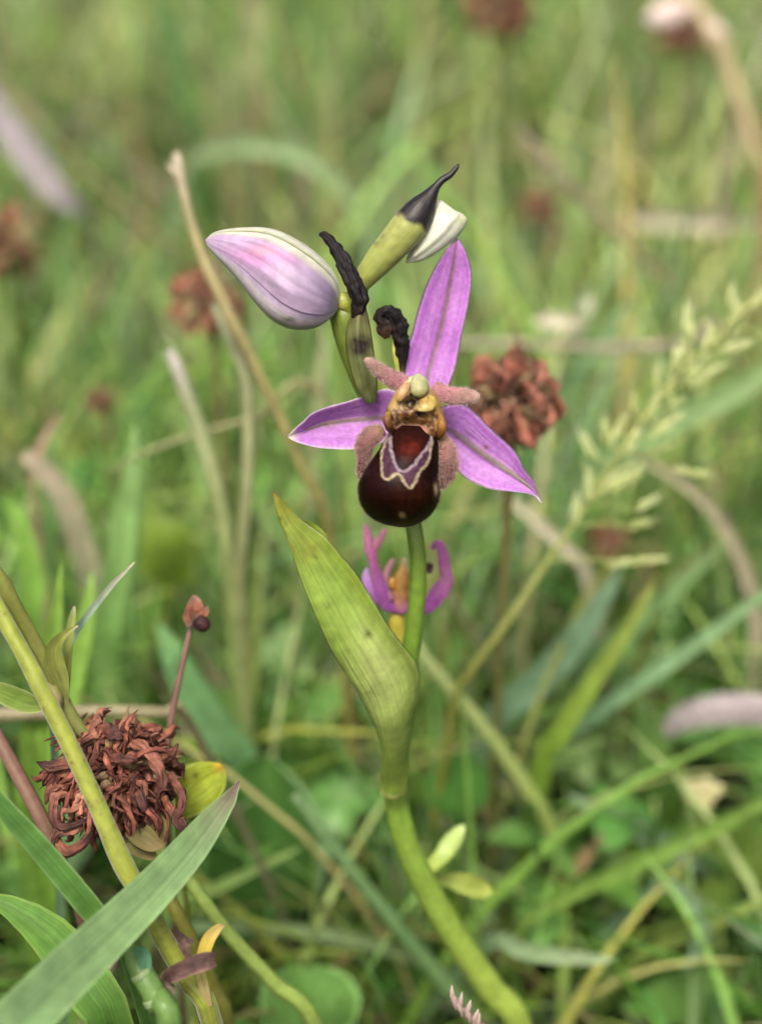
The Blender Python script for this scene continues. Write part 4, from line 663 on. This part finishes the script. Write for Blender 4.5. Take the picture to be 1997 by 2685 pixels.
# --- mid distance, between the orchid and the far grass
straw_o = stalk('tall broken straw stalk with a ragged top behind the lilac bud', [(462, 400, 208, 26), (468, 440, 208, 40), (490, 540, 208, 36), (528, 665, 208.5, 40), (575, 770, 209, 42), (612, 850, 210, 44), (660, 940, 212, 38), (740, 1110, 216, 34), (800, 1250, 220, 34), (866, 1410, 226, 34)], [(0, 'd8ccb0'), (.06, 'c0b480'), (.5, 'b4ac5c'), (1, 'a8a45c')], 'straw', 'straw_stalk', mat='straw', nodes=((.16, .01, .2), (.26, .01, .25)), n=90)
spl = stalk('ragged upper splinter of the broken straw stalk', [(440, 425, 208, 4), (448, 440, 208, 18), (470, 470, 208, 22), (486, 520, 208.3, 10)], ['e0d4b8', 'c8b888'], 'straw', 'splinter', root=False, mat='straw', n=16)
spl.parent = straw_o; spl.location = spl.location - straw_o.location; del spl['label']; del spl['category']
stalk('pale straw stem bending downward just beside the leafy bract tip', [(560, 800, 214, 26), (600, 880, 214, 44), (640, 970, 215, 48), (652, 1080, 217, 48), (650, 1250, 220, 48), (636, 1430, 224, 48), (632, 1560, 229, 46)], ['b4b88c', 'b0b87c', 'a4b86c', 'acac74'], 'straw', 'straw_stalk', mat='straw', nodes=((.3, .008, .2),))
stalk('cut pale green stem whose whitish end points at the broken straw', [(444, 920, 220, 30), (462, 960, 220, 50), (500, 1060, 221, 54), (540, 1180, 222, 60), (580, 1330, 225, 60), (600, 1470, 229, 60), (610, 1570, 233, 58)], [(0, 'd8d0c8'), (.07, 'b0bc88'), (.3, 'b4c478'), (.6, '94bc68'), (1, '88b060')], mat='straw')
stalk('thin cream straw lying across the pale cut stem', [(270, 1250, 228, 8), (350, 1200, 228, 16), (450, 1160, 228, 22), (560, 1125, 228, 22), (680, 1095, 229, 20), (860, 1050, 232, 18)], ['98a468', 'c8b888', 'd0c098', 'c0a880'], 'straw', 'straw_stalk', mat='straw')
blade('upright bright green blade behind the thin brown seed stalk', [(352, 1110, 236, 8), (345, 1200, 236, 46), (330, 1330, 237, 84), (310, 1470, 239, 100), (285, 1620, 243, 104), (270, 1740, 248, 100)], ['98c46c', '84b858', '8cc068', '7ab058'])
blade('second bright green blade leaning on the upright one', [(385, 1150, 244, 6), (372, 1260, 244, 30), (356, 1400, 246, 46), (335, 1560, 250, 60), (320, 1700, 254, 66)], ['90c060', '84b85c', '78ac54'])
blade('thick faded grey-green leaf arching over near the pinkish wisp', [(60, 1190, 248, 40), (110, 1230, 248, 70), (165, 1300, 249, 84), (205, 1400, 251, 90), (240, 1520, 254, 92), (265, 1640, 258, 90)], ['b8a890', 'a0ac80', '98a878', '8ea46c'], fold=.4)
blade('pinkish brown dry wisp standing on the faded leaf', [(165, 1080, 250, 5), (130, 1120, 250, 16), (108, 1165, 250, 22), (92, 1225, 250, 28), (85, 1290, 252, 20)], ['c09080', 'c09884', 'b49484'], mat='straw')
rl = px_ctrl([(430, 1500, 268, 40), (440, 1600, 275, 30)])
rt = Thing('round_leaf', 'rounded yellow-green leaf in the shade between two upright blades', 'leaf', at(445, 1700, 285))
rt.part('leaf', shell([(360, 1500, 262), (345, 1430, 262), (365, 1370, 262), (420, 1340, 262)], [(440, 1550, 268), (435, 1480, 264), (430, 1410, 262), (425, 1345, 262)], [(510, 1520, 266), (515, 1450, 264), (490, 1380, 262), (430, 1342, 262)], lambda u, v, X, Y: col('7c9a34') * (1 + .5 * (vnoise(np.stack([X * .02, Y * .02, 0 * X], -1), 3)[..., None] - .5)), 20, 14, th=.4, cup=.4), 'bract')
rt.part('stalk', tube(to_ground(px_ctrl([(440, 1545, 267, 20), (442, 1620, 275, 20), (445, 1700, 285, 20)]), .2), ['8aa030', '78902c'], 20, 8), 'stem')
blade('slim green blade by the faded grey-green leaf', [(138, 1090, 262, 4), (130, 1200, 262, 30), (128, 1340, 263, 44), (125, 1500, 266, 50), (120, 1640, 270, 50)], ['78a458', '6a9a4c', '709c54'])
blade('bright lime blade beside the speckled stem top', [(20, 1300, 240, 10), (45, 1360, 240, 60), (70, 1440, 241, 80), (85, 1540, 243, 86), (90, 1660, 247, 80)], ['8cc040', '80b83c', '7cac48'])
blade('wide lime blade low behind the clover node', [(240, 1500, 205, 10), (225, 1620, 205, 60), (180, 1800, 207, 100), (130, 1960, 210, 130), (90, 2100, 214, 140)], ['98c848', '8cc03c', '84b83c'], fold=.3)
stalk('pale stem lying level behind the dried clover head', [(-40, 1876, 190, 40), (100, 1870, 190, 40), (300, 1866, 191, 34), (430, 1872, 193, 34), (500, 1900, 198, 24)], ['a8a078', 'b0a880', 'a8ac80', '98a46c'], 'straw', 'straw_stalk', mat='straw')
blade('pale green broad blade behind the seed stalk', [(420, 1640, 232, 20), (455, 1720, 232, 90), (500, 1810, 234, 120), (570, 1920, 238, 130), (640, 2010, 243, 120)], ['7cb46c', '80b874', '70a460'])
blade('wide dark green leaf slanting down toward the sheathed node', [(560, 1800, 252, 10), (640, 1870, 252, 100), (760, 1960, 254, 160), (880, 2050, 257, 170), (1000, 2130, 262, 160), (1120, 2210, 270, 140)], ['5a8a24', '547f20', '5c8a38'], fold=.3)
kk = Thing('broad_leaf', 'big dark leaf with a pale curved rim behind the smooth light stem', 'leaf', at(700, 2480, 262))
kk.part('leaf', shell([(500, 2480, 246), (520, 2300, 238), (560, 2120, 234), (620, 2010, 232), (690, 1985, 232)], [(680, 2480, 252), (690, 2330, 244), (700, 2200, 238), (705, 2090, 234), (700, 1985, 232)], [(815, 2380, 246), (850, 2290, 238), (850, 2180, 234), (800, 2070, 232), (712, 1985, 232)], lambda u, v, X, Y: blend(col('56843c') * (1 + .3 * (vnoise(np.stack([X * .015, Y * .01, 0 * X], -1), 5)[..., None] - .5)), '9cc088', sstep(.8, .97, u) * .8), 30, 22, th=.4, cup=-5), 'bract')
kk.part('stalk', tube(to_ground(px_ctrl([(680, 2460, 251, 26), (690, 2520, 258, 24)]), .2), ['6a9040', '5c8438'], 14, 8), 'stem')
blade('thin pale green blade crossing the big dark leaf', [(790, 2222, 225, 6), (740, 2245, 225, 22), (640, 2295, 226, 34), (540, 2340, 228, 40), (440, 2380, 231, 40)], ['90b458', '84ac50', '80a84c'])
stalk('long slender green stalk slanting behind the orchid stem foot', [(770, 2085, 214, 30), (860, 2200, 215, 46), (960, 2330, 217, 50), (1060, 2450, 220, 54), (1150, 2560, 223, 56), (1250, 2690, 227, 56)], ['6c8c58', '6c9058', '78985c', '8a9878'], flat=.5)
blade('level dusky blade under the big dark leaf', [(1330, 2640, 236, 10), (1150, 2540, 234, 40), (950, 2470, 233, 50), (750, 2440, 233, 50), (560, 2430, 235, 50), (400, 2450, 239, 46)], ['7a9450', '7a9a60', '80a474'])
nn = Thing('round_leaf', 'light green rounded clover leaf in the shade below the smooth stem', 'leaf', at(800, 2760, 236))
nn.part('leaflet', shell([(690, 2700, 222), (680, 2620, 220), (710, 2560, 219), (780, 2530, 219)], [(800, 2760, 226), (805, 2680, 222), (800, 2600, 220), (795, 2530, 219)], [(930, 2690, 224), (945, 2610, 221), (900, 2550, 220), (810, 2530, 219)], lambda u, v, X, Y: col('80b45c') * (1 + .25 * (vnoise(np.stack([X * .02, Y * .02, 0 * X], -1), 3)[..., None] - .5)), 20, 14, th=.3, cup=-2), 'bract')
nn.part('leaflet', shell([(690, 2710, 226), (620, 2660, 224), (590, 2690, 224), (600, 2740, 225)], [(700, 2740, 227), (660, 2720, 226), (630, 2730, 226), (604, 2745, 226)], [(720, 2780, 229), (680, 2790, 229), (640, 2780, 228), (608, 2750, 227)], lambda u, v, X, Y: col('72a850') + 0 * u[..., None], 14, 10, th=.3), 'bract')
nn.part('stalk', tube(to_ground(px_ctrl([(780, 2740, 226, 24), (800, 2800, 236, 24)]), .2), ['80a84c'], 14, 8), 'stem')

# grass panicle with its spikelets
gp = px_ctrl([(2060, 690, 210, 7.9), (1997, 765, 210, 9.2), (1900, 860, 210.5, 9.2), (1800, 960, 211, 9.8), (1700, 1080, 212, 10.6), (1610, 1210, 213.5, 11.9), (1520, 1350, 215, 13.2), (1430, 1480, 217, 15.8), (1330, 1630, 219, 18.5), (1270, 1710, 221, 19.8), (1215, 1790, 224, 19.8), (1190, 1850, 227, 19.8)]); gp = to_ground(gp, .9)
pan = Thing('grass_panicle', 'arching pale green grass panicle with many spikelets beside the spread sepal', 'seed head', gp[-1][:3])
pan.part('stem', tube(gp, [(0, 'b0b870'), (.4, 'a8b060'), (.6, 'a8a848'), (1, '98a048')], 90, 10), 'stem')
def spk(k):
    V, F, C, U = merge(*[tube([(x0 * .6, 0, z0, .06), (x0, .1, z0 + .8, .22), (x0 * 1.1, 0, z0 + 1.8, .16), (x0 * 1.3, 0, z0 + 3.2, .015)], [['c0cc84', 'd4de98', 'e8ecc4'], ['b4c470', 'c8d488', 'e0e6b4']][k % 2], 9, 7, .7, hint=(0, 1, .1)) for x0, z0 in ((-.35, 0), (.35, .5), (-.28, 1.3), (.2, 1.9))])
    me = mesh('spikelet', V, F, C, U); me.materials.append(M['straw']); return me
SP = [spk(0), spk(1)]
def spikelet(px, py, d, ang, size=1.0, branch=None):
    b = at(px, py, d); a = R(ang); z = Vector(unit(RIGHT * math.sin(a) + UP * math.cos(a) - FWD * random.uniform(-.3, .3))); x = Vector(unit(np.cross(np.array(z), FWD) + rng.normal(0, .4, 3))); y = z.cross(x).normalized(); x = y.cross(z)
    o = bpy.data.objects.new('spikelet', SP[random.randrange(2)]); col_link(o); o.parent = pan.o; mw = Matrix((x, y, z)).transposed().to_4x4(); mw.translation = Vector((b - pan.base) * MM); o.matrix_local = mw @ Matrix.Scale(size, 4)
    if branch is not None: pan.part('branch', tube(px_ctrl([(*branch, d, 6), ((branch[0] + px) / 2 + 4, (branch[1] + py) / 2 - 6, d, 5), (px, py, d, 5)]), ['a8b468'], 8, 6), 'stem')
for x, y, a, br in ((2000, 800, 40, None), (1975, 830, 10, (1930, 830)), (1960, 800, 60, None), (1930, 850, 0, (1900, 860)), (1900, 880, 30, None), (1905, 920, 70, (1860, 900)), (1870, 910, -5, (1860, 905)), (1985, 880, 80, (1940, 860)), (1840, 940, 20, None), (1815, 905, -8, (1800, 960)), (1800, 880, 4, (1795, 960)), (1795, 950, 5, None), (1780, 1000, -8, (1760, 1005)), (1800, 1010, 65, (1760, 1010)), (1770, 970, 12, None), (1850, 970, 75, (1800, 965)), (1750, 1060, 10, None), (1740, 1120, 55, (1690, 1100)), (1690, 1150, 60, (1650, 1150)), (1700, 1100, 20, None),
                    (1690, 1190, 70, (1630, 1190)), (1640, 1190, 30, None), (1560, 1210, -25, (1610, 1215)), (1590, 1170, -5, (1620, 1200)), (1560, 1280, -20, (1560, 1290)), (1760, 1225, 105, (1640, 1170)), (1795, 1235, 100, None), (1620, 1260, 40, (1580, 1260)), (1540, 1320, 0, None), (1660, 1340, 60, (1540, 1320)), (1640, 1290, 30, (1560, 1290)), (1640, 1475, 82, (1440, 1470)), (1690, 1470, 86, None), (1590, 1480, 84, None), (1500, 1380, 10, None), (1640, 1380, 80, (1510, 1380))):
    spikelet(x, y, 211.5 + random.uniform(-2, 2) + max(0, (y - 900)) * .006, a, random.uniform(.85, 1.15), br)

for i in range(18):
    q = random.random(); X0, Y0 = np.interp(q, [0, .3, .6, 1], [1990, 1850, 1720, 1540]), np.interp(q, [0, .3, .6, 1], [775, 915, 1060, 1320]); sd_ = random.choice((-1, 1)); ox = random.uniform(10, 55) * sd_
    spikelet(X0 + ox, Y0 + abs(ox) * .2 - 10, 211.5 + random.uniform(-3, 3) + max(0, (Y0 - 900)) * .006, 35 + sd_ * random.uniform(5, 40), random.uniform(.6, 1.05), (X0, Y0 + 15))
blade('vivid lime blade rising steeply between paler blades under the panicle', [(1722, 1510, 228, 5), (1690, 1570, 228, 34), (1620, 1690, 229, 52), (1545, 1800, 231, 64), (1470, 1920, 234, 74), (1420, 2010, 238, 74)], ['98a83c', '84ac24', '80b024', '88b038'])
blade('wide blue-green blade crossing below the panicle stalk', [(1630, 1480, 246, 6), (1580, 1570, 246, 60), (1500, 1690, 248, 100), (1400, 1800, 251, 110), (1290, 1900, 255, 100)], ['84ac84', '7ca87c', '80b080', '88b084'])
blade('long straight sea-green blade with a keel, running under the curled pink stem', [(2080, 1500, 234, 8), (1990, 1565, 234, 36), (1850, 1670, 235, 54), (1700, 1775, 237, 56), (1550, 1880, 240, 56), (1430, 2000, 244, 54)], ['84ac6c', '84b07c', '80b080', '7aa870'], fold=.5)
blade('soft green blade fading behind the straight sea-green one', [(1900, 1420, 262, 5), (1840, 1480, 262, 34), (1740, 1570, 263, 56), (1640, 1660, 265, 66), (1540, 1760, 269, 70)], ['7aa45c', '78a864', '74a06c'])
stalk('light green thick stem slanting down behind the stem bract', [(1090, 1690, 226, 30), (1150, 1770, 226, 46), (1220, 1850, 227, 50), (1300, 1950, 229, 54), (1385, 2075, 233, 54), (1440, 2170, 238, 50)], ['a8b874', 'a8bc68', '9cb454', '94ac54'], flat=.6, drift=1.0)
blade('curved pinkish dead stem bowing down above the lilac-grey curled leaf', [(1640, 1190, 262, 10), (1740, 1235, 262, 30), (1850, 1320, 262, 42), (1930, 1440, 263, 48), (1975, 1570, 265, 52), (1985, 1700, 268, 54), (1960, 1830, 273, 54)], ['989470', 'a8a084', 'b0a088', 'b4a498', 'a49890'], mat='straw', cat='dead stem', name='dead_stalk', fold=.7)
blade('thick pale lilac-grey curled dead leaf resting in the grass', [(1738, 1945, 253, 14), (1752, 1912, 252, 64), (1795, 1882, 251, 96), (1870, 1862, 250, 112), (1960, 1860, 250, 116), (2070, 1875, 252, 112), (2200, 1910, 258, 100)], ['a49a9c', 'b4a6aa', 'a89c9f', '9a8e92', '8a8084'], mat='dry', cat='dead leaf', name='dead_leaf', fold=-.75, wav=.12)
blade('broad dark green leaf standing beside the lilac-grey curled leaf', [(1670, 1810, 250, 10), (1690, 1880, 250, 80), (1715, 1990, 251, 124), (1735, 2090, 254, 140), (1740, 2200, 259, 130)], ['6a9444', '5c8628', '587f24', '5a8028'], fold=.25)
blade('folded green blade catching light along its keel, low behind the stem foot', [(2080, 2070, 226, 20), (1990, 2112, 226, 46), (1860, 2180, 227, 58), (1720, 2245, 228, 58), (1580, 2310, 230, 52), (1450, 2375, 233, 44), (1360, 2440, 237, 40)], ['78a034', '7aa434', '8cb04c', '7a9c3c'], fold=.7)
blade('dull blue-green blade pointing down at the yellow flower', [(1490, 2085, 246, 8), (1560, 2120, 246, 60), (1650, 2165, 247, 74), (1760, 2225, 249, 74), (1880, 2290, 252, 70)], ['98b890', '88ac84', '7ca470'])
blade('short level blade with a pale pointed tip', [(1612, 2515, 218, 5), (1560, 2516, 218, 36), (1460, 2508, 219, 56), (1370, 2495, 221, 60), (1280, 2475, 224, 56)], ['a8c08c', '84ac74', '7aa468', '74a060'], fold=.5)
blade('pale hooked blade curving over near the folded blade', [(1785, 2545, 232, 6), (1820, 2510, 231, 40), (1838, 2450, 230, 54), (1825, 2390, 230, 54), (1785, 2345, 231, 50), (1720, 2330, 234, 46)], ['88b088', '94bc90', '88b080', '78a060'])
blade('olive blade with a brown tip behind the folded blade', [(1585, 2185, 240, 5), (1540, 2240, 240, 40), (1480, 2310, 241, 50), (1420, 2390, 244, 56), (1370, 2460, 248, 56)], ['b08468', '94a03c', '84a044', '74984c'])
blade('slim green blade growing low beside the pale hooked blade', [(2060, 2330, 236, 8), (1960, 2380, 236, 30), (1860, 2430, 237, 40), (1760, 2470, 239, 40), (1660, 2520, 242, 40)], ['90a83c', '84a040', '78a048'])
def round_leaf(label, cx, cy, d, rx, ry, hexc, lobes=0, tilt=0):
    a = np.linspace(np.pi / 2, -np.pi / 2, 9); f = lambda t: 1 + (.1 * np.sin(t * lobes) if lobes else 0)
    L_ = [(cx - rx * math.cos(t) * f(t), cy - ry * math.sin(t) * -1, d + 4 * (math.sin(t) * .5 + .5)) for t in a]; R_ = [(cx + rx * math.cos(t) * f(t), cy + ry * math.sin(t), d + 4 * (math.sin(t) * .5 + .5)) for t in a]; M_ = [(cx + tilt * math.cos(t), cy + ry * math.sin(t), d - 1.5 + 4 * (math.sin(t) * .5 + .5)) for t in a]
    t = Thing('round_leaf', label, 'leaf', at(cx, cy + ry * 1.6, d + 14))
    t.part('leaf', shell(L_, M_, R_, lambda u, v, X, Y: col(hexc) * (1 + .35 * (vnoise(np.stack([X * .02, Y * .02, 0 * X], -1), 3)[..., None] - .5)) * (1 + .25 * np.exp(-(u / .05) ** 2))[..., None], 26, 18, th=.3), 'bract')
    t.part('stalk', tube(to_ground(px_ctrl([(cx, cy + ry * .97, d + 4, 18), (cx, cy + ry * 1.3, d + 8, 18), (cx, cy + ry * 1.6, d + 14, 18)]), .2), [hexc], 14, 8), 'stem')
round_leaf('scalloped mid-green leaf low beyond the hooked blade', 1800, 2610, 246, 100, 90, '74a050', 14)
round_leaf('small shaded leaf beside the sheathed stem node', 1200, 2060, 236, 80, 90, '5c9440')
round_leaf('shaded leaf above the level dusky blade', 1040, 2560, 246, 110, 90, '4c7c34')
yf = Thing('yellow_flower', 'small cream-yellow flower head at ground level below the lilac-grey curled leaf', 'flower', at(1860, 2250, 268))
for i in range(14):
    a = i * 2.4; rr = 8 + 3.2 * i; x, y = 1838 + rr * math.cos(a), 2078 + rr * math.sin(a) * .9
    yf.part('petal', tube(px_ctrl([(1845, 2090, 248, 14), ((x + 1840) / 2, (y + 2080) / 2, 245, 30), (x, y, 244, 34), (x + 8 * math.cos(a), y + 8 * math.sin(a), 244.5, 10)]), ['c8c860', 'e0d888', 'f0ecb8'], 10, 8, .5), 'sepal')
yf.part('stem', tube(to_ground(px_ctrl([(1845, 2092, 248, 16), (1850, 2160, 256, 16), (1860, 2250, 268, 16)]), .2), ['88983c', '708438'], 20, 8), 'stem')
y2 = Thing('yellow_flower', 'tiny withered ochre flower above the dark soil gap', 'flower', at(1450, 2300, 268))
for i in range(8):
    a = i * 2.4; rr = 8 + 3 * i; x, y = 1430 + rr * math.cos(a), 2188 + rr * math.sin(a)
    y2.part('petal', tube(px_ctrl([(1435, 2200, 254, 10), ((x + 1432) / 2, (y + 2190) / 2, 252, 22), (x, y, 251.5, 6)]), ['a8a048', 'd0bc70', 'c8b880'], 9, 7, .5), 'sepal')
y2.part('stem', tube(to_ground(px_ctrl([(1435, 2200, 254, 12), (1440, 2250, 260, 12), (1450, 2300, 268, 12)]), .2), ['88983c'], 16, 8), 'stem')

# --- farther back
blade('pale lilac dried leaf hanging among the grass beyond the broken straw', [(-60, 190, 352, 40), (0, 300, 352, 90), (70, 400, 352, 110), (140, 490, 353, 96), (200, 545, 356, 60), (235, 590, 362, 18)], ['9a9298', 'a29a9e', 'aaa2a2', 'a8a494', '8c9868'], mat='dry', cat='dead leaf', name='dead_leaf', fold=.5)
stalk('thin dark straw slanting behind the lilac dried leaf', [(-40, 160, 360, 20), (100, 320, 360, 22), (250, 470, 361, 22), (400, 610, 364, 22), (520, 720, 368, 22)], ['a09868', '908858', '988c60'], 'straw', 'straw_stalk', mat='straw')
blade('dark green upright blade far above the broken straw', [(405, -80, 420, 20), (425, 30, 420, 46), (450, 130, 421, 52), (485, 260, 424, 50), (510, 380, 428, 48)], ['5c8c3c', '548038', '608c44'])
blade('arched pale green blade bending over behind the white bud', [(960, 620, 400, 10), (900, 500, 398, 44), (810, 420, 398, 60), (690, 385, 400, 60), (560, 395, 404, 50), (480, 460, 410, 40)], ['9cbc78', '98bc80', '90b874', '84ac60'])
stalk('leaning brown stalk slanting down behind the panicle', [(1340, 330, 330, 14), (1400, 380, 330, 24), (1500, 490, 331, 24), (1610, 600, 333, 24), (1720, 710, 336, 24), (1850, 850, 341, 24)], ['a89884', 'a4946c', 'a89c68', 'a09868'], 'stem', 'dead_stalk', mat='straw')
stalk('hair-thin pale straw lying level beyond the black-tipped bud', [(1180, 385, 352, 4), (1300, 395, 352, 7), (1500, 415, 352, 9), (1750, 440, 353, 10), (2050, 470, 355, 10)], ['b8b078', 'c8c088', 'c8bc80'], 'straw', 'straw_stalk', mat='straw')
tr = px_ctrl([(1800, -40, 385, 30), (1830, 30, 385, 40), (1880, 110, 385, 46), (1930, 240, 386, 40), (1970, 380, 388, 36), (2010, 520, 392, 36)]); tr = to_ground(tr, .3)
ts = Thing('dead_stalk', 'tall tan dry stem carrying pale pinkish husks', 'dead stem', tr[-1][:3]); ts.part('stem', tube(tr, ['c0b088', 'bcac80', 'b4a474', 'a49c68'], 60, 12, nodes=((.1, .02, .5),)), 'straw')
for p in ([(1820, 20, 384, 20), (1770, 30, 383, 70), (1720, 45, 383, 60), (1690, 45, 383, 10)], [(1850, 60, 384, 20), (1870, 80, 383, 50), (1895, 100, 383, 30), (1905, 110, 384, 6)]): ts.part('husk', pxtube(p, ['d8c4b0', 'e4ccc4', 'ecdcd4'], 18, 10, .5, bump=.2), 'dry')
blade('pale dry crumpled leaf beyond the leaning brown stalk', [(1600, 585, 410, 10), (1680, 575, 410, 60), (1790, 580, 410, 76), (1900, 585, 411, 70), (2010, 580, 412, 60), (2120, 600, 416, 40)], ['b4ac90', 'bcb49c', 'b4a898', 'a8a088'], mat='dry', cat='dead leaf', name='dead_leaf', fold=.5, wav=.3)
blade('white dry petal-like scrap beyond the top sepal', [(1395, 845, 300, 8), (1430, 840, 300, 50), (1480, 845, 300, 46), (1530, 860, 301, 14), (1580, 880, 304, 8)], ['e8dcc4', 'f0e6d8', 'dcc89c', 'c0a870'], mat='dry', cat='dead leaf', name='dead_leaf', fold=.5)
blade('small whitish green bud scale beside the white scrap', [(1565, 770, 302, 6), (1545, 795, 302, 44), (1530, 825, 302, 40), (1520, 860, 304, 14)], ['dce0c8', 'c8d4b0', 'a8b888'], mat='dry', cat='leaf', name='small_leaf', fold=.5)
stalk('pinkish level straw behind the coppery clover head', [(1180, 905, 292, 20), (1300, 900, 292, 34), (1450, 905, 292, 30), (1620, 912, 293, 34), (1800, 900, 295, 30), (1900, 880, 298, 20)], ['b4b08c', 'bcac98', 'b4ac90', 'b8a898', 'aca084'], 'straw', 'straw_stalk', mat='straw')
blade('wide soft green blade slanting in beneath the panicle spikelets', [(2100, 900, 262, 30), (1990, 985, 262, 80), (1880, 1050, 263, 96), (1760, 1110, 265, 90), (1640, 1180, 268, 80), (1540, 1260, 273, 70)], ['88ac60', '84ac68', '7ca060', '70985c'])
blade('green blade slanting away behind the coppery clover head', [(1660, 780, 300, 8), (1600, 860, 300, 50), (1530, 960, 301, 80), (1460, 1060, 303, 90), (1390, 1170, 307, 80)], ['80a868', '78a468', '6c9858'])
blade('pale dead blade sloping below the spread sepal', [(1310, 1290, 262, 8), (1350, 1320, 262, 30), (1410, 1370, 263, 40), (1480, 1440, 265, 44), (1540, 1520, 269, 40)], ['d0c8a8', 'd0c4b0', 'c0b498', 'b0a888'], mat='straw', fold=.5)
